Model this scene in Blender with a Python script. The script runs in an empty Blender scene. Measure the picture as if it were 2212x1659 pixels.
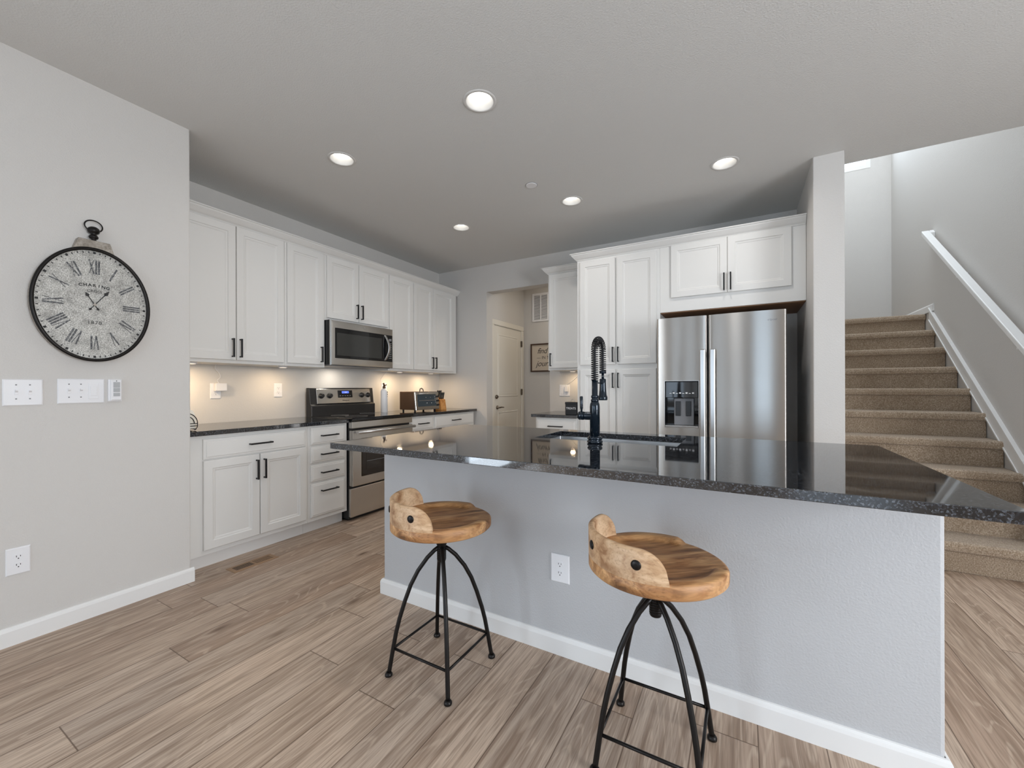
import bpy, bmesh, math, random
from mathutils import Vector, Matrix
PI = math.pi
random.seed(7)
S = bpy.context.scene
C = S.collection

# ------------------------------------------------------------------ camera
F_PX, CX, CY, W, H = 881.79, 1097.31, 837.11, 2212.0, 1659.0
cam = bpy.data.cameras.new('camera'); cam_ob = bpy.data.objects.new('camera', cam); C.objects.link(cam_ob)
cam.sensor_fit = 'HORIZONTAL'; cam.sensor_width = 36.0; cam.lens = F_PX / W * 36.0
cam.shift_x = (W / 2 - CX) / W; cam.shift_y = (CY - H / 2) / W
cam.clip_start = 0.02; cam.clip_end = 100
CAM_H = 1.1911
yaw, roll = math.radians(29.8434), math.radians(-0.1567)
Fw = Vector((-math.sin(yaw), math.cos(yaw), 0)); Rt = Vector((math.cos(yaw), math.sin(yaw), 0)); Up = Vector((0, 0, 1))
R2 = Rt * math.cos(roll) + Up * math.sin(roll); U2 = -Rt * math.sin(roll) + Up * math.cos(roll)
cam_ob.matrix_world = Matrix(((R2.x, U2.x, -Fw.x, 0), (R2.y, U2.y, -Fw.y, 0), (R2.z, U2.z, -Fw.z, CAM_H), (0, 0, 0, 1)))
S.camera = cam_ob

# ------------------------------------------------------------------ exposure, world, daylight
S.view_settings.view_transform = 'Standard'; S.view_settings.look = 'None'
S.view_settings.gamma = 1.0; S.view_settings.use_curve_mapping = False
S.view_settings.exposure = -0.18
S.cycles.use_denoising = True
S.cycles.max_bounces = 10; S.cycles.diffuse_bounces = 5
S.cycles.sample_clamp_indirect = 6.0
wd = bpy.data.worlds.new('sky'); S.world = wd; wd.use_nodes = True
wd.node_tree.nodes['Background'].inputs[0].default_value = (0.78, 0.88, 1.0, 1)
wd.node_tree.nodes['Background'].inputs[1].default_value = 3.0

def area_light(name, loc, direction, sx, sy, power, color=(1, 1, 1), shape='RECTANGLE', spread=PI):
    L = bpy.data.lights.new(name, 'AREA'); L.shape = shape; L.size = sx; L.size_y = sy
    L.energy = power; L.color = color; L.spread = spread
    o = bpy.data.objects.new(name, L); C.objects.link(o); o.location = loc
    o.rotation_euler = Vector(direction).to_track_quat('-Z', 'Z').to_euler()
    return o
DAY = (0.76, 0.88, 1.0); SKYB = (0.48, 0.73, 1.0)
# daylight through the windows of the living area (behind the camera) and of the landing; the overhead stair light is added
area_light('daylight_patio_door', (-3.02, -2.6, 1.15), (1, 0, 0), 2.4, 2.05, 115, DAY)
area_light('daylight_side_window', (3.27, 0.3, 1.45), (-1, 0, 0), 2.6, 1.5, 225, (0.93, 0.96, 1.0))  # unseen window, placed to light the clock wall and spare the island
area_light('daylight_rear_door', (1.2, -4.57, 1.1), (0, 1, 0), 1.2, 2.0, 30, SKYB)
area_light('daylight_rear_window', (-0.55, -4.57, 1.45), (0, 1, 0), 0.9, 1.3, 6, SKYB)
area_light('daylight_rear_window', (-1.8, -4.57, 1.45), (0, 1, 0), 1.0, 1.3, 6, SKYB)
area_light('daylight_landing_window', (1.12, 7.15, 4.55), (0, -1, -0.25), 0.62, 0.8, 13, DAY)
area_light('stairwell_overhead_fill', (1.14, 5.0, 5.38), (0, 0, -1), 0.7, 1.8, 50, (0.84, 0.92, 1.0))  # unseen overhead light added for stair brightness, standing in for upstairs windows

# ------------------------------------------------------------------ materials
def new_mat(name):
    m = bpy.data.materials.new(name); m.use_nodes = True
    return m, m.node_tree.nodes, m.node_tree.links, m.node_tree.nodes['Principled BSDF']
def lin(r, g, b):
    f = lambda c: (c / 255 / 12.92) if c <= 10 else ((c / 255 + 0.055) / 1.055) ** 2.4
    return (f(r), f(g), f(b), 1)
def plain(name, col, rough=0.5, metal=0.0, spec=0.5, emit=None, bump=None, coat=0):
    m, n, l, b = new_mat(name)
    b.inputs['Base Color'].default_value = col if len(col) == 4 else (*col, 1)
    b.inputs['Roughness'].default_value = rough; b.inputs['Metallic'].default_value = metal
    b.inputs['Specular IOR Level'].default_value = spec
    if coat: b.inputs['Coat Weight'].default_value = coat
    if emit:
        b.inputs['Emission Color'].default_value = (*emit[0], 1); b.inputs['Emission Strength'].default_value = emit[1]
    if bump:
        tc = n.new('ShaderNodeNewGeometry'); nz = n.new('ShaderNodeTexNoise'); bp = n.new('ShaderNodeBump')
        nz.inputs['Scale'].default_value = bump[0]; nz.inputs['Detail'].default_value = bump[3] if len(bump) > 3 else 2
        bp.inputs['Strength'].default_value = bump[1]; bp.inputs['Distance'].default_value = bump[2]
        l.new(tc.outputs['Position'], nz.inputs['Vector']); l.new(nz.outputs['Fac'], bp.inputs['Height']); l.new(bp.outputs['Normal'], b.inputs['Normal'])
    return m
def mathn(n, l, op, a, b=None):
    x = n.new('ShaderNodeMath'); x.operation = op
    for i, v in enumerate((a, b)):
        if v is None: continue
        if isinstance(v, (int, float)): x.inputs[i].default_value = v
        else: l.new(v, x.inputs[i])
    return x.outputs[0]
def ramp(n, l, fac, stops, interp='LINEAR'):
    r = n.new('ShaderNodeValToRGB'); r.color_ramp.interpolation = interp
    e = r.color_ramp.elements
    while len(e) < len(stops): e.new(0.5)
    for i, (p, c) in enumerate(stops):
        e[i].position = p; e[i].color = c if len(c) == 4 else (*c, 1)
    l.new(fac, r.inputs[0]); return r.outputs[0]
def mix(n, l, fac, a, b, mode='MIX'):
    x = n.new('ShaderNodeMix'); x.data_type = 'RGBA'; x.blend_type = mode
    if isinstance(fac, (int, float)): x.inputs[0].default_value = fac
    else: l.new(fac, x.inputs[0])
    for k, v in ((6, a), (7, b)):
        if isinstance(v, tuple): x.inputs[k].default_value = v if len(v) == 4 else (*v, 1)
        else: l.new(v, x.inputs[k])
    return x.outputs[2]
def noise(n, l, vec, scale, detail=3, rough=0.55, dist=0.0):
    x = n.new('ShaderNodeTexNoise'); x.inputs['Scale'].default_value = scale; x.inputs['Detail'].default_value = detail
    x.inputs['Roughness'].default_value = rough; x.inputs['Distortion'].default_value = dist
    if vec is not None: l.new(vec, x.inputs['Vector'])
    return x.outputs['Fac']
def combine(n, l, x, y, z=0.0):
    c = n.new('ShaderNodeCombineXYZ')
    for i, v in enumerate((x, y, z)):
        if isinstance(v, (int, float)): c.inputs[i].default_value = v
        else: l.new(v, c.inputs[i])
    return c.outputs[0]

def floor_material():
    m, n, l, b = new_mat('oak_plank_floor')
    g = n.new('ShaderNodeNewGeometry'); sp = n.new('ShaderNodeSeparateXYZ'); l.new(g.outputs['Position'], sp.inputs[0])
    x, y = sp.outputs[0], sp.outputs[1]
    PW, PL = 0.194, 1.22
    cx = mathn(n, l, 'DIVIDE', mathn(n, l, 'ADD', x, 2.478 + PW * 20), PW)
    col = mathn(n, l, 'FLOOR', cx); fx = mathn(n, l, 'FRACT', cx)
    wn = n.new('ShaderNodeTexWhiteNoise'); wn.noise_dimensions = '1D'; l.new(col, wn.inputs['W'])
    ty = mathn(n, l, 'ADD', mathn(n, l, 'DIVIDE', y, PL), mathn(n, l, 'MULTIPLY', wn.outputs['Value'], 7.31))
    row = mathn(n, l, 'FLOOR', ty); fy = mathn(n, l, 'FRACT', ty)
    wid = n.new('ShaderNodeTexWhiteNoise'); wid.noise_dimensions = '2D'; l.new(combine(n, l, col, row), wid.inputs['Vector'])
    rid = wid.outputs['Value']
    off = mathn(n, l, 'MULTIPLY', rid, 53.0)
    v1 = combine(n, l, mathn(n, l, 'MULTIPLY', x, 30.0), mathn(n, l, 'MULTIPLY', y, 1.5), off)
    v2 = combine(n, l, mathn(n, l, 'MULTIPLY', x, 7.0), mathn(n, l, 'MULTIPLY', y, 0.9), off)
    v3 = combine(n, l, mathn(n, l, 'MULTIPLY', x, 160.0), mathn(n, l, 'MULTIPLY', y, 6.0), off)
    broad = noise(n, l, v2, 1.0, 3, 0.5, 0.6)
    streak = noise(n, l, v1, 1.0, 4, 0.6, 0.3)
    fine = noise(n, l, v3, 1.0, 2, 0.6)
    rings = mathn(n, l, 'SINE', mathn(n, l, 'MULTIPLY', noise(n, l, v2, 0.9, 1.5, 0.45, 0.3), 120.0))
    c = ramp(n, l, rid, [(0.0, lin(176, 152, 133)), (0.35, lin(194, 172, 152)), (0.65, lin(206, 184, 164)), (1.0, lin(186, 168, 152))])
    c = mix(n, l, ramp(n, l, streak, [(0.42, (0, 0, 0)), (0.68, (0.75, 0.75, 0.75))]), c, lin(132, 108, 89))
    c = mix(n, l, ramp(n, l, broad, [(0.5, (0, 0, 0)), (0.78, (0.55, 0.55, 0.55))]), c, lin(128, 107, 90))
    c = mix(n, l, ramp(n, l, rings, [(0.70, (0, 0, 0)), (1.0, (0.42, 0.42, 0.42))]), c, lin(212, 192, 172))
    c = mix(n, l, ramp(n, l, fine, [(0.35, (0.55, 0.55, 0.55)), (0.55, (0, 0, 0))]), c, lin(128, 107, 90))
    # knots
    vo = n.new('ShaderNodeTexVoronoi'); vo.inputs['Scale'].default_value = 1.0; vo.inputs['Randomness'].default_value = 1.0
    l.new(combine(n, l, mathn(n, l, 'MULTIPLY', x, 5.2), mathn(n, l, 'MULTIPLY', y, 1.7), off), vo.inputs['Vector'])
    kd = mathn(n, l, 'ADD', vo.outputs['Distance'], mathn(n, l, 'MULTIPLY', streak, 0.10))
    c = mix(n, l, ramp(n, l, kd, [(0.07, (0.85, 0.85, 0.85)), (0.17, (0, 0, 0))]), c, lin(92, 68, 50))
    # joints
    ex = mathn(n, l, 'MINIMUM', fx, mathn(n, l, 'SUBTRACT', 1.0, fx))
    ey = mathn(n, l, 'MULTIPLY', mathn(n, l, 'MINIMUM', fy, mathn(n, l, 'SUBTRACT', 1.0, fy)), PL / PW)
    ed = mathn(n, l, 'MINIMUM', ex, ey)
    c = mix(n, l, ramp(n, l, ed, [(0.006, (0.8, 0.8, 0.8)), (0.013, (0, 0, 0))]), c, lin(84, 62, 46))
    l.new(c, b.inputs['Base Color'])
    b.inputs['Roughness'].default_value = 0.42; b.inputs['Specular IOR Level'].default_value = 0.4
    hb = mathn(n, l, 'ADD', mathn(n, l, 'MULTIPLY', ramp(n, l, ed, [(0.0, (0, 0, 0)), (0.02, (1, 1, 1))]), 1.0), mathn(n, l, 'MULTIPLY', fine, 0.25))
    bp = n.new('ShaderNodeBump'); bp.inputs['Strength'].default_value = 0.25; bp.inputs['Distance'].default_value = 0.002
    l.new(hb, bp.inputs['Height']); l.new(bp.outputs['Normal'], b.inputs['Normal'])
    return m
def granite_material():
    m, n, l, b = new_mat('black_granite')
    g = n.new('ShaderNodeNewGeometry')
    vo = n.new('ShaderNodeTexVoronoi'); vo.inputs['Scale'].default_value = 260; l.new(g.outputs['Position'], vo.inputs['Vector'])
    sep = n.new('ShaderNodeSeparateColor'); l.new(vo.outputs['Color'], sep.inputs[0])
    nz = noise(n, l, g.outputs['Position'], 380, 3, 0.7)
    f = mathn(n, l, 'ADD', mathn(n, l, 'MULTIPLY', sep.outputs[0], 0.6), mathn(n, l, 'MULTIPLY', nz, 0.5))
    c = ramp(n, l, f, [(0.3, (0.003, 0.0035, 0.0045)), (0.6, (0.008, 0.009, 0.012)), (0.76, (0.04, 0.045, 0.055)), (0.92, (0.15, 0.165, 0.185))])
    l.new(c, b.inputs['Base Color']); b.inputs['Roughness'].default_value = 0.04; b.inputs['IOR'].default_value = 1.95
    return m
def steel_material(name, col=(0.60, 0.58, 0.55), rough=0.24, aniso=0.6, axis='Z', rot=0.25):
    m, n, l, b = new_mat(name)
    b.inputs['Base Color'].default_value = (*col, 1); b.inputs['Metallic'].default_value = 1.0
    b.inputs['Anisotropic'].default_value = aniso
    t = n.new('ShaderNodeTangent'); t.direction_type = 'RADIAL'; t.axis = axis; b.inputs['Anisotropic Rotation'].default_value = rot; l.new(t.outputs[0], b.inputs['Tangent'])
    g = n.new('ShaderNodeNewGeometry'); sp = n.new('ShaderNodeSeparateXYZ'); l.new(g.outputs['Position'], sp.inputs[0])
    nz = noise(n, l, combine(n, l, mathn(n, l, 'MULTIPLY', sp.outputs[0], 4), mathn(n, l, 'MULTIPLY', sp.outputs[1], 4), mathn(n, l, 'MULTIPLY', sp.outputs[2], 900)), 1.0, 2)
    l.new(mathn(n, l, 'ADD', mathn(n, l, 'MULTIPLY', nz, 0.08), rough - 0.04), b.inputs['Roughness'])
    return m
def carpet_material():
    m, n, l, b = new_mat('beige_carpet')
    g = n.new('ShaderNodeNewGeometry')
    a = noise(n, l, g.outputs['Position'], 150, 4, 0.8); d = noise(n, l, g.outputs['Position'], 5, 2)
    c = ramp(n, l, a, [(0.28, lin(104, 86, 67)), (0.5, lin(178, 156, 132)), (0.70, lin(232, 218, 198))])
    c = mix(n, l, ramp(n, l, d, [(0.4, (0, 0, 0)), (0.75, (0.25, 0.25, 0.25))]), c, lin(130, 106, 80))
    l.new(c, b.inputs['Base Color']); b.inputs['Roughness'].default_value = 0.95; b.inputs['Specular IOR Level'].default_value = 0.1
    b.inputs['Sheen Weight'].default_value = 0.3
    bp = n.new('ShaderNodeBump'); bp.inputs['Strength'].default_value = 0.9; bp.inputs['Distance'].default_value = 0.006
    l.new(noise(n, l, g.outputs['Position'], 320, 2, 0.6), bp.inputs['Height']); l.new(bp.outputs['Normal'], b.inputs['Normal'])
    return m
def mango_material(name, dark, mid, light, sc=1.0):
    m, n, l, b = new_mat(name)
    tc = n.new('ShaderNodeTexCoord'); sp = n.new('ShaderNodeSeparateXYZ'); l.new(tc.outputs['Object'], sp.inputs[0])
    v = combine(n, l, mathn(n, l, 'MULTIPLY', sp.outputs[0], 3.0 * sc), mathn(n, l, 'MULTIPLY', sp.outputs[1], 22.0 * sc), mathn(n, l, 'MULTIPLY', sp.outputs[2], 22.0 * sc))
    a = noise(n, l, v, 1.0, 4, 0.6, 0.8)
    v2 = combine(n, l, mathn(n, l, 'MULTIPLY', sp.outputs[0], 14.0), mathn(n, l, 'MULTIPLY', sp.outputs[1], 150.0), mathn(n, l, 'MULTIPLY', sp.outputs[2], 150.0))
    f = noise(n, l, v2, 1.0, 2)
    big = noise(n, l, tc.outputs['Object'], 7.0, 2)
    c = ramp(n, l, a, [(0.32, dark), (0.47, mid), (0.66, light)])
    c = mix(n, l, ramp(n, l, f, [(0.3, (0.45, 0.45, 0.45)), (0.5, (0, 0, 0))]), c, dark)
    c = mix(n, l, ramp(n, l, big, [(0.45, (0, 0, 0)), (0.7, (0.5, 0.5, 0.5))]), c, light)
    l.new(c, b.inputs['Base Color']); b.inputs['Roughness'].default_value = 0.5
    bp = n.new('ShaderNodeBump'); bp.inputs['Strength'].default_value = 0.2; bp.inputs['Distance'].default_value = 0.001
    l.new(f, bp.inputs['Height']); l.new(bp.outputs['Normal'], b.inputs['Normal'])
    return m
def speckle_material(name, a, b_, c_, scale, rough=0.5, metal=0.2, bump=0.3):
    m, n, l, b = new_mat(name)
    g = n.new('ShaderNodeNewGeometry')
    x = noise(n, l, g.outputs['Position'], scale, 4, 0.75)
    y = noise(n, l, g.outputs['Position'], scale * 0.15, 3, 0.6)
    c = ramp(n, l, x, [(0.3, a), (0.5, b_), (0.68, c_)])
    c = mix(n, l, ramp(n, l, y, [(0.42, (0, 0, 0)), (0.7, (0.45, 0.45, 0.45))]), c, a)
    l.new(c, b.inputs['Base Color']); b.inputs['Roughness'].default_value = rough; b.inputs['Metallic'].default_value = metal
    bp = n.new('ShaderNodeBump'); bp.inputs['Strength'].default_value = bump; bp.inputs['Distance'].default_value = 0.002
    l.new(x, bp.inputs['Height']); l.new(bp.outputs['Normal'], b.inputs['Normal'])
    return m

M = {}
M['wall'] = plain('greige_wall_paint', lin(211, 208, 204), 0.75, spec=0.25, bump=(150, 0.35, 0.004))
M['rearwall'] = plain('darkened_rear_wall_paint', lin(128, 120, 112), 0.8)  # unseen rear wall, darkened so the fridge steel reflects less brightness
M['islandwall'] = plain('shaded_island_paint', lin(191, 191, 192), 0.75, spec=0.25, bump=(150, 0.32, 0.004))  # shade of the panel put into a darker, cooler wall paint
M['ceiling'] = plain('ceiling_paint', lin(216, 216, 214), 0.85, spec=0.15, bump=(130, 0.45, 0.004))
M['trim'] = plain('white_trim_paint', lin(234, 233, 231), 0.4, spec=0.4)
M['cab'] = plain('white_cabinet_paint', lin(227, 226, 223), 0.38, spec=0.4)
M['cab_in'] = plain('raw_cabinet_underside', lin(150, 110, 78), 0.6)
M['floor'] = floor_material()
M['granite'] = granite_material()
M['steel'] = steel_material('brushed_steel')
M['steel_fridge'] = steel_material('brushed_fridge_steel', (0.54, 0.515, 0.485), 0.30, 1.0)
M['steel_sink'] = plain('satin_sink_steel', (0.62, 0.62, 0.62), 0.28, 1.0)
M['chrome'] = plain('bright_handle_metal', (0.62, 0.61, 0.60), 0.28, 1.0)
M['black'] = plain('matte_black_metal', (0.012, 0.012, 0.013), 0.42, 0.3, 0.5)
M['iron'] = plain('blackened_iron', (0.014, 0.012, 0.011), 0.38, 0.6, 0.5, bump=(60, 0.15, 0.002))
M['faucet'] = plain('glossy_dark_faucet', (0.010, 0.018, 0.028), 0.14, 0.35, 0.6)
M['blkglass'] = plain('black_glass', (0.006, 0.006, 0.007), 0.05, 0, 0.6)
M['blkplastic'] = plain('black_plastic', (0.018, 0.018, 0.019), 0.35)
M['grey'] = plain('grey_plastic', (0.22, 0.22, 0.23), 0.4)
M['ovenglass'] = plain('smoked_oven_glass', (0.020, 0.013, 0.009), 0.06, 0, 0.6)
M['white'] = plain('white_plastic', lin(236, 236, 238), 0.35)
M['ivory'] = plain('warm_white_paper', lin(250, 244, 230), 0.8)
M['slot'] = plain('dark_slot', (0.02, 0.02, 0.02), 0.6)
M['carpet'] = carpet_material()
M['seat'] = mango_material('mango_wood', lin(92, 58, 34), lin(166, 116, 72), lin(220, 172, 120))
M['seatback'] = mango_material('mango_wood_light', lin(150, 108, 72), lin(196, 158, 120), lin(222, 190, 154), 0.8)
M['dial'] = speckle_material('weathered_galvanised_dial', lin(92, 90, 85), lin(186, 184, 178), lin(240, 239, 235), 200, 0.5, 0.25)
M['galv'] = speckle_material('galvanised_steel', lin(120, 112, 102), lin(160, 152, 142), lin(190, 182, 172), 60, 0.45, 0.5)
M['baffle'] = plain('satin_white_baffle', lin(215, 214, 211), 0.5)
M['worn'] = speckle_material('worn_black_paint', lin(52, 53, 56), lin(92, 93, 95), lin(170, 170, 168), 120, 0.6, 0.1, 0.1)
M['ink'] = plain('black_ink', (0.02, 0.02, 0.02), 0.6)
M['bulb'] = plain('lamp_lens', (1, 1, 1), 0.4, emit=((1.0, 0.96, 0.90), 4.0))
M['puck'] = plain('puck_lens', (1, 1, 1), 0.4, emit=((1.0, 0.80, 0.58), 1.6))
M['screen'] = plain('blue_clock_display', (0.0, 0.0, 0.0), 0.2, emit=((0.12, 0.2, 1.0), 1.6))
M['orange'] = mango_material('knife_block_wood', lin(176, 108, 48), lin(206, 138, 70), lin(226, 166, 98))
M['brown'] = plain('bronze_metal_side', lin(98, 76, 60), 0.35, 0.5)
M['toastglass'] = plain('toaster_glass', (0.05, 0.07, 0.085), 0.08, 0, 0.6)
M['print'] = plain('white_print', (0.85, 0.85, 0.86), 0.5)
M['regist'] = plain('wood_tone_register', lin(150, 120, 92), 0.45)
M['signwood'] = plain('dark_sign_frame', lin(70, 48, 34), 0.6)
M['signface'] = plain('cream_sign_board', lin(206, 194, 178), 0.8)
M['door'] = plain('cream_door_paint', lin(232, 227, 216), 0.4)
M['bronze'] = plain('aged_bronze', (0.16, 0.13, 0.10), 0.35, 0.9)
m_, n_, l_, b_ = new_mat('window_glass'); M['glass'] = m_
tr_ = n_.new('ShaderNodeBsdfTransparent'); gl_ = n_.new('ShaderNodeBsdfGlossy'); mx_ = n_.new('ShaderNodeMixShader'); gl_.inputs['Roughness'].default_value = 0.02
mx_.inputs[0].default_value = 0.05; l_.new(tr_.outputs[0], mx_.inputs[1]); l_.new(gl_.outputs[0], mx_.inputs[2]); l_.new(mx_.outputs[0], n_['Material Output'].inputs['Surface'])

# ------------------------------------------------------------------ mesh builder
class MB:
    def __init__(s): s.v = []; s.f = []; s.sm = []
    def add(s, vs, fs, smooth=False):
        k = len(s.v); s.v += [tuple(v) for v in vs]
        for f in fs: s.f.append(tuple(i + k for i in f)); s.sm.append(smooth)
        return s
    def box(s, x0, x1, y0, y1, z0, z1):
        v = [(x, y, z) for z in (z0, z1) for y in (y0, y1) for x in (x0, x1)]
        return s.add(v, [(0, 2, 3, 1), (4, 5, 7, 6), (0, 1, 5, 4), (2, 6, 7, 3), (0, 4, 6, 2), (1, 3, 7, 5)])
    def prism(s, poly, fn, d0, d1, smooth=False):
        n = len(poly); v = [fn(a, b, d0) for a, b in poly] + [fn(a, b, d1) for a, b in poly]
        f = [tuple(range(n))[::-1], tuple(range(n, 2 * n))]
        s.add(v, f); k = len(s.v) - 2 * n
        for i in range(n): s.f.append((k + i, k + (i + 1) % n, k + n + (i + 1) % n, k + n + i)); s.sm.append(smooth)
        return s
    def rings(s, a0, a1, b0, b1, prof, fn):
        """nested rectangles: prof = [(inset, height)...] closed by caps"""
        v = []; f = []
        for ins, h in prof:
            v += [fn(a0 + ins, b0 + ins, h), fn(a1 - ins, b0 + ins, h), fn(a1 - ins, b1 - ins, h), fn(a0 + ins, b1 - ins, h)]
        for k in range(len(prof) - 1):
            for i in range(4): f.append((4 * k + i, 4 * k + (i + 1) % 4, 4 * k + 4 + (i + 1) % 4, 4 * k + 4 + i))
        f.append((3, 2, 1, 0)); t = 4 * (len(prof) - 1); f.append((t, t + 1, t + 2, t + 3))
        return s.add(v, f)
    def lathe(s, prof, center=(0, 0, 0), axis='z', seg=24, smooth=True):
        """prof = [(r, h)...] about an axis through center"""
        v = []; f = []
        for r, h in prof:
            for i in range(seg):
                t = 2 * PI * i / seg; c, d = r * math.cos(t), r * math.sin(t)
                p = {'z': (c, d, h), 'x': (h, c, d), 'y': (c, h, d)}[axis]
                v.append(tuple(p[j] + center[j] for j in range(3)))
        for k in range(len(prof) - 1):
            for i in range(seg): f.append((k * seg + i, k * seg + (i + 1) % seg, (k + 1) * seg + (i + 1) % seg, (k + 1) * seg + i))
        s.add(v, f, smooth); k = len(s.v) - len(v)
        s.f.append(tuple(k + i for i in range(seg))[::-1]); s.sm.append(False)
        t = k + (len(prof) - 1) * seg; s.f.append(tuple(t + i for i in range(seg))); s.sm.append(False)
        return s
    def cyl(s, p0, p1, r0, r1=None, seg=16): return s.tube([p0, p1], [r0, r0 if r1 is None else r1], seg)
    def tube(s, pts, r, seg=10, closed=False):
        pts = [Vector(p) for p in pts]; n = len(pts)
        rs = r if isinstance(r, (list, tuple)) else [r] * n
        tang = []
        for i in range(n):
            a = pts[i - 1] if (i or closed) else pts[i]; b = pts[(i + 1) % n] if (i < n - 1 or closed) else pts[i]
            tang.append((b - a).normalized())
        u = tang[0].orthogonal().normalized(); v = []
        for i in range(n):
            u = (u - tang[i] * u.dot(tang[i])).normalized(); w = tang[i].cross(u)
            for j in range(seg):
                t = 2 * PI * j / seg; v.append(pts[i] + (u * math.cos(t) + w * math.sin(t)) * rs[i])
        f = []
        for i in range(n if closed else n - 1):
            k2 = (i + 1) % n
            for j in range(seg): f.append((i * seg + j, i * seg + (j + 1) % seg, k2 * seg + (j + 1) % seg, k2 * seg + j))
        s.add(v, f, True); k = len(s.v) - len(v)
        if not closed:
            s.f.append(tuple(k + j for j in range(seg))[::-1]); s.sm.append(False)
            s.f.append(tuple(k + (n - 1) * seg + j for j in range(seg))); s.sm.append(False)
        return s
    def ball(s, c, r, sz=(1, 1, 1), seg=16):
        pr = [(max(1e-4, r * math.sin(PI * i / 10)), -r * math.cos(PI * i / 10)) for i in range(11)]
        k = len(s.v); s.lathe(pr, (0, 0, 0), 'z', seg)
        for i in range(k, len(s.v)): s.v[i] = tuple(s.v[i][j] * sz[j] + c[j] for j in range(3))
        return s
    def build(s, name, mat, parent=None, bevel=0, fix=True, shift=True):
        me = bpy.data.meshes.new(name)
        base = Vector((0, 0, 0)); q = parent
        if shift:
            while q is not None: base += q.location; q = q.parent
        me.from_pydata([Vector(v) - base for v in s.v], [], s.f); me.update()
        me.polygons.foreach_set('use_smooth', s.sm)
        if fix:
            bm = bmesh.new(); bm.from_mesh(me); bmesh.ops.recalc_face_normals(bm, faces=bm.faces); bm.to_mesh(me); bm.free()
        me.materials.append(M[mat] if isinstance(mat, str) else mat)
        o = bpy.data.objects.new(name, me); C.objects.link(o)
        if parent is not None: o.parent = parent
        if bevel:
            b = o.modifiers.new('edge', 'BEVEL'); b.width = bevel; b.segments = 2; b.limit_method = 'ANGLE'; b.angle_limit = math.radians(50)
        return o
def tag(o, label=None, cat=None, group=None, kind=None):
    if label: o['label'] = label
    if cat: o['category'] = cat
    if group: o['group'] = group
    if kind: o['kind'] = kind
    return o
def thing(name, label, cat, loc, group=None, rot=0):
    o = bpy.data.objects.new(name, None); C.objects.link(o); o.location = loc; o.rotation_euler = (0, 0, rot); o.empty_display_size = 0.1
    return tag(o, label, cat, group)
def struct(o, label=None):
    if label: o['label'] = label
    o['kind'] = 'structure'; return o
def copy_tree(o, parent=None):
    c = o.copy(); C.objects.link(c)
    if parent is not None: c.parent = parent
    for ch in list(o.children): copy_tree(ch, c)
    return c
def text_geo(txt, size, shear=0.0, spacing=1.0, offset=0.0):
    cu = bpy.data.curves.new('lettering', 'FONT'); cu.body = txt; cu.size = size; cu.align_x = 'CENTER'; cu.align_y = 'CENTER'
    cu.shear = shear; cu.space_character = spacing; cu.offset = offset; cu.resolution_u = 3
    o = bpy.data.objects.new('lettering', cu); C.objects.link(o)
    bpy.context.view_layer.update()
    me = o.evaluated_get(bpy.context.evaluated_depsgraph_get()).to_mesh()
    v = [(p.co.x, p.co.y) for p in me.vertices]; f = [tuple(p.vertices) for p in me.polygons]
    o.to_mesh_clear(); bpy.data.objects.remove(o); bpy.data.curves.remove(cu)
    return v, f
def add_text(mb, txt, size, fn, shear=0.0, spacing=1.0, offset=0.0):
    v, f = text_geo(txt, size, shear, spacing, offset)
    mb.add([fn(a, b) for a, b in v], f); return mb

def frame4(a0, a1, b0, b1, w):
    return ((a0, a0 + w, b0, b1), (a1 - w, a1, b0, b1), (a0 + w, a1 - w, b0, b0 + w), (a0 + w, a1 - w, b1 - w, b1))
# ------------------------------------------------------------------ dimensions (metres, camera stands at x=0, y=0)
XL, YL = -2.951, 1.21          # near left wall and its end
XR, YB = -3.675, 4.474         # range wall, back wall
ZC = 2.784
XC0, XC1, YF = 0.430, 0.6026, 3.517   # wall end beside the stairs
YO = 3.7405                    # edge of the ceiling over the stairs
XS = 1.6855; YLD = 7.08; ZLD = 1.956
BACK, RIGHT = -4.5, 3.2
DL = [(-1.262, 1.893), (-2.412, 1.890), (-0.105, 3.291), (-1.259, 3.296), (-2.416, 3.288)]

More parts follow.
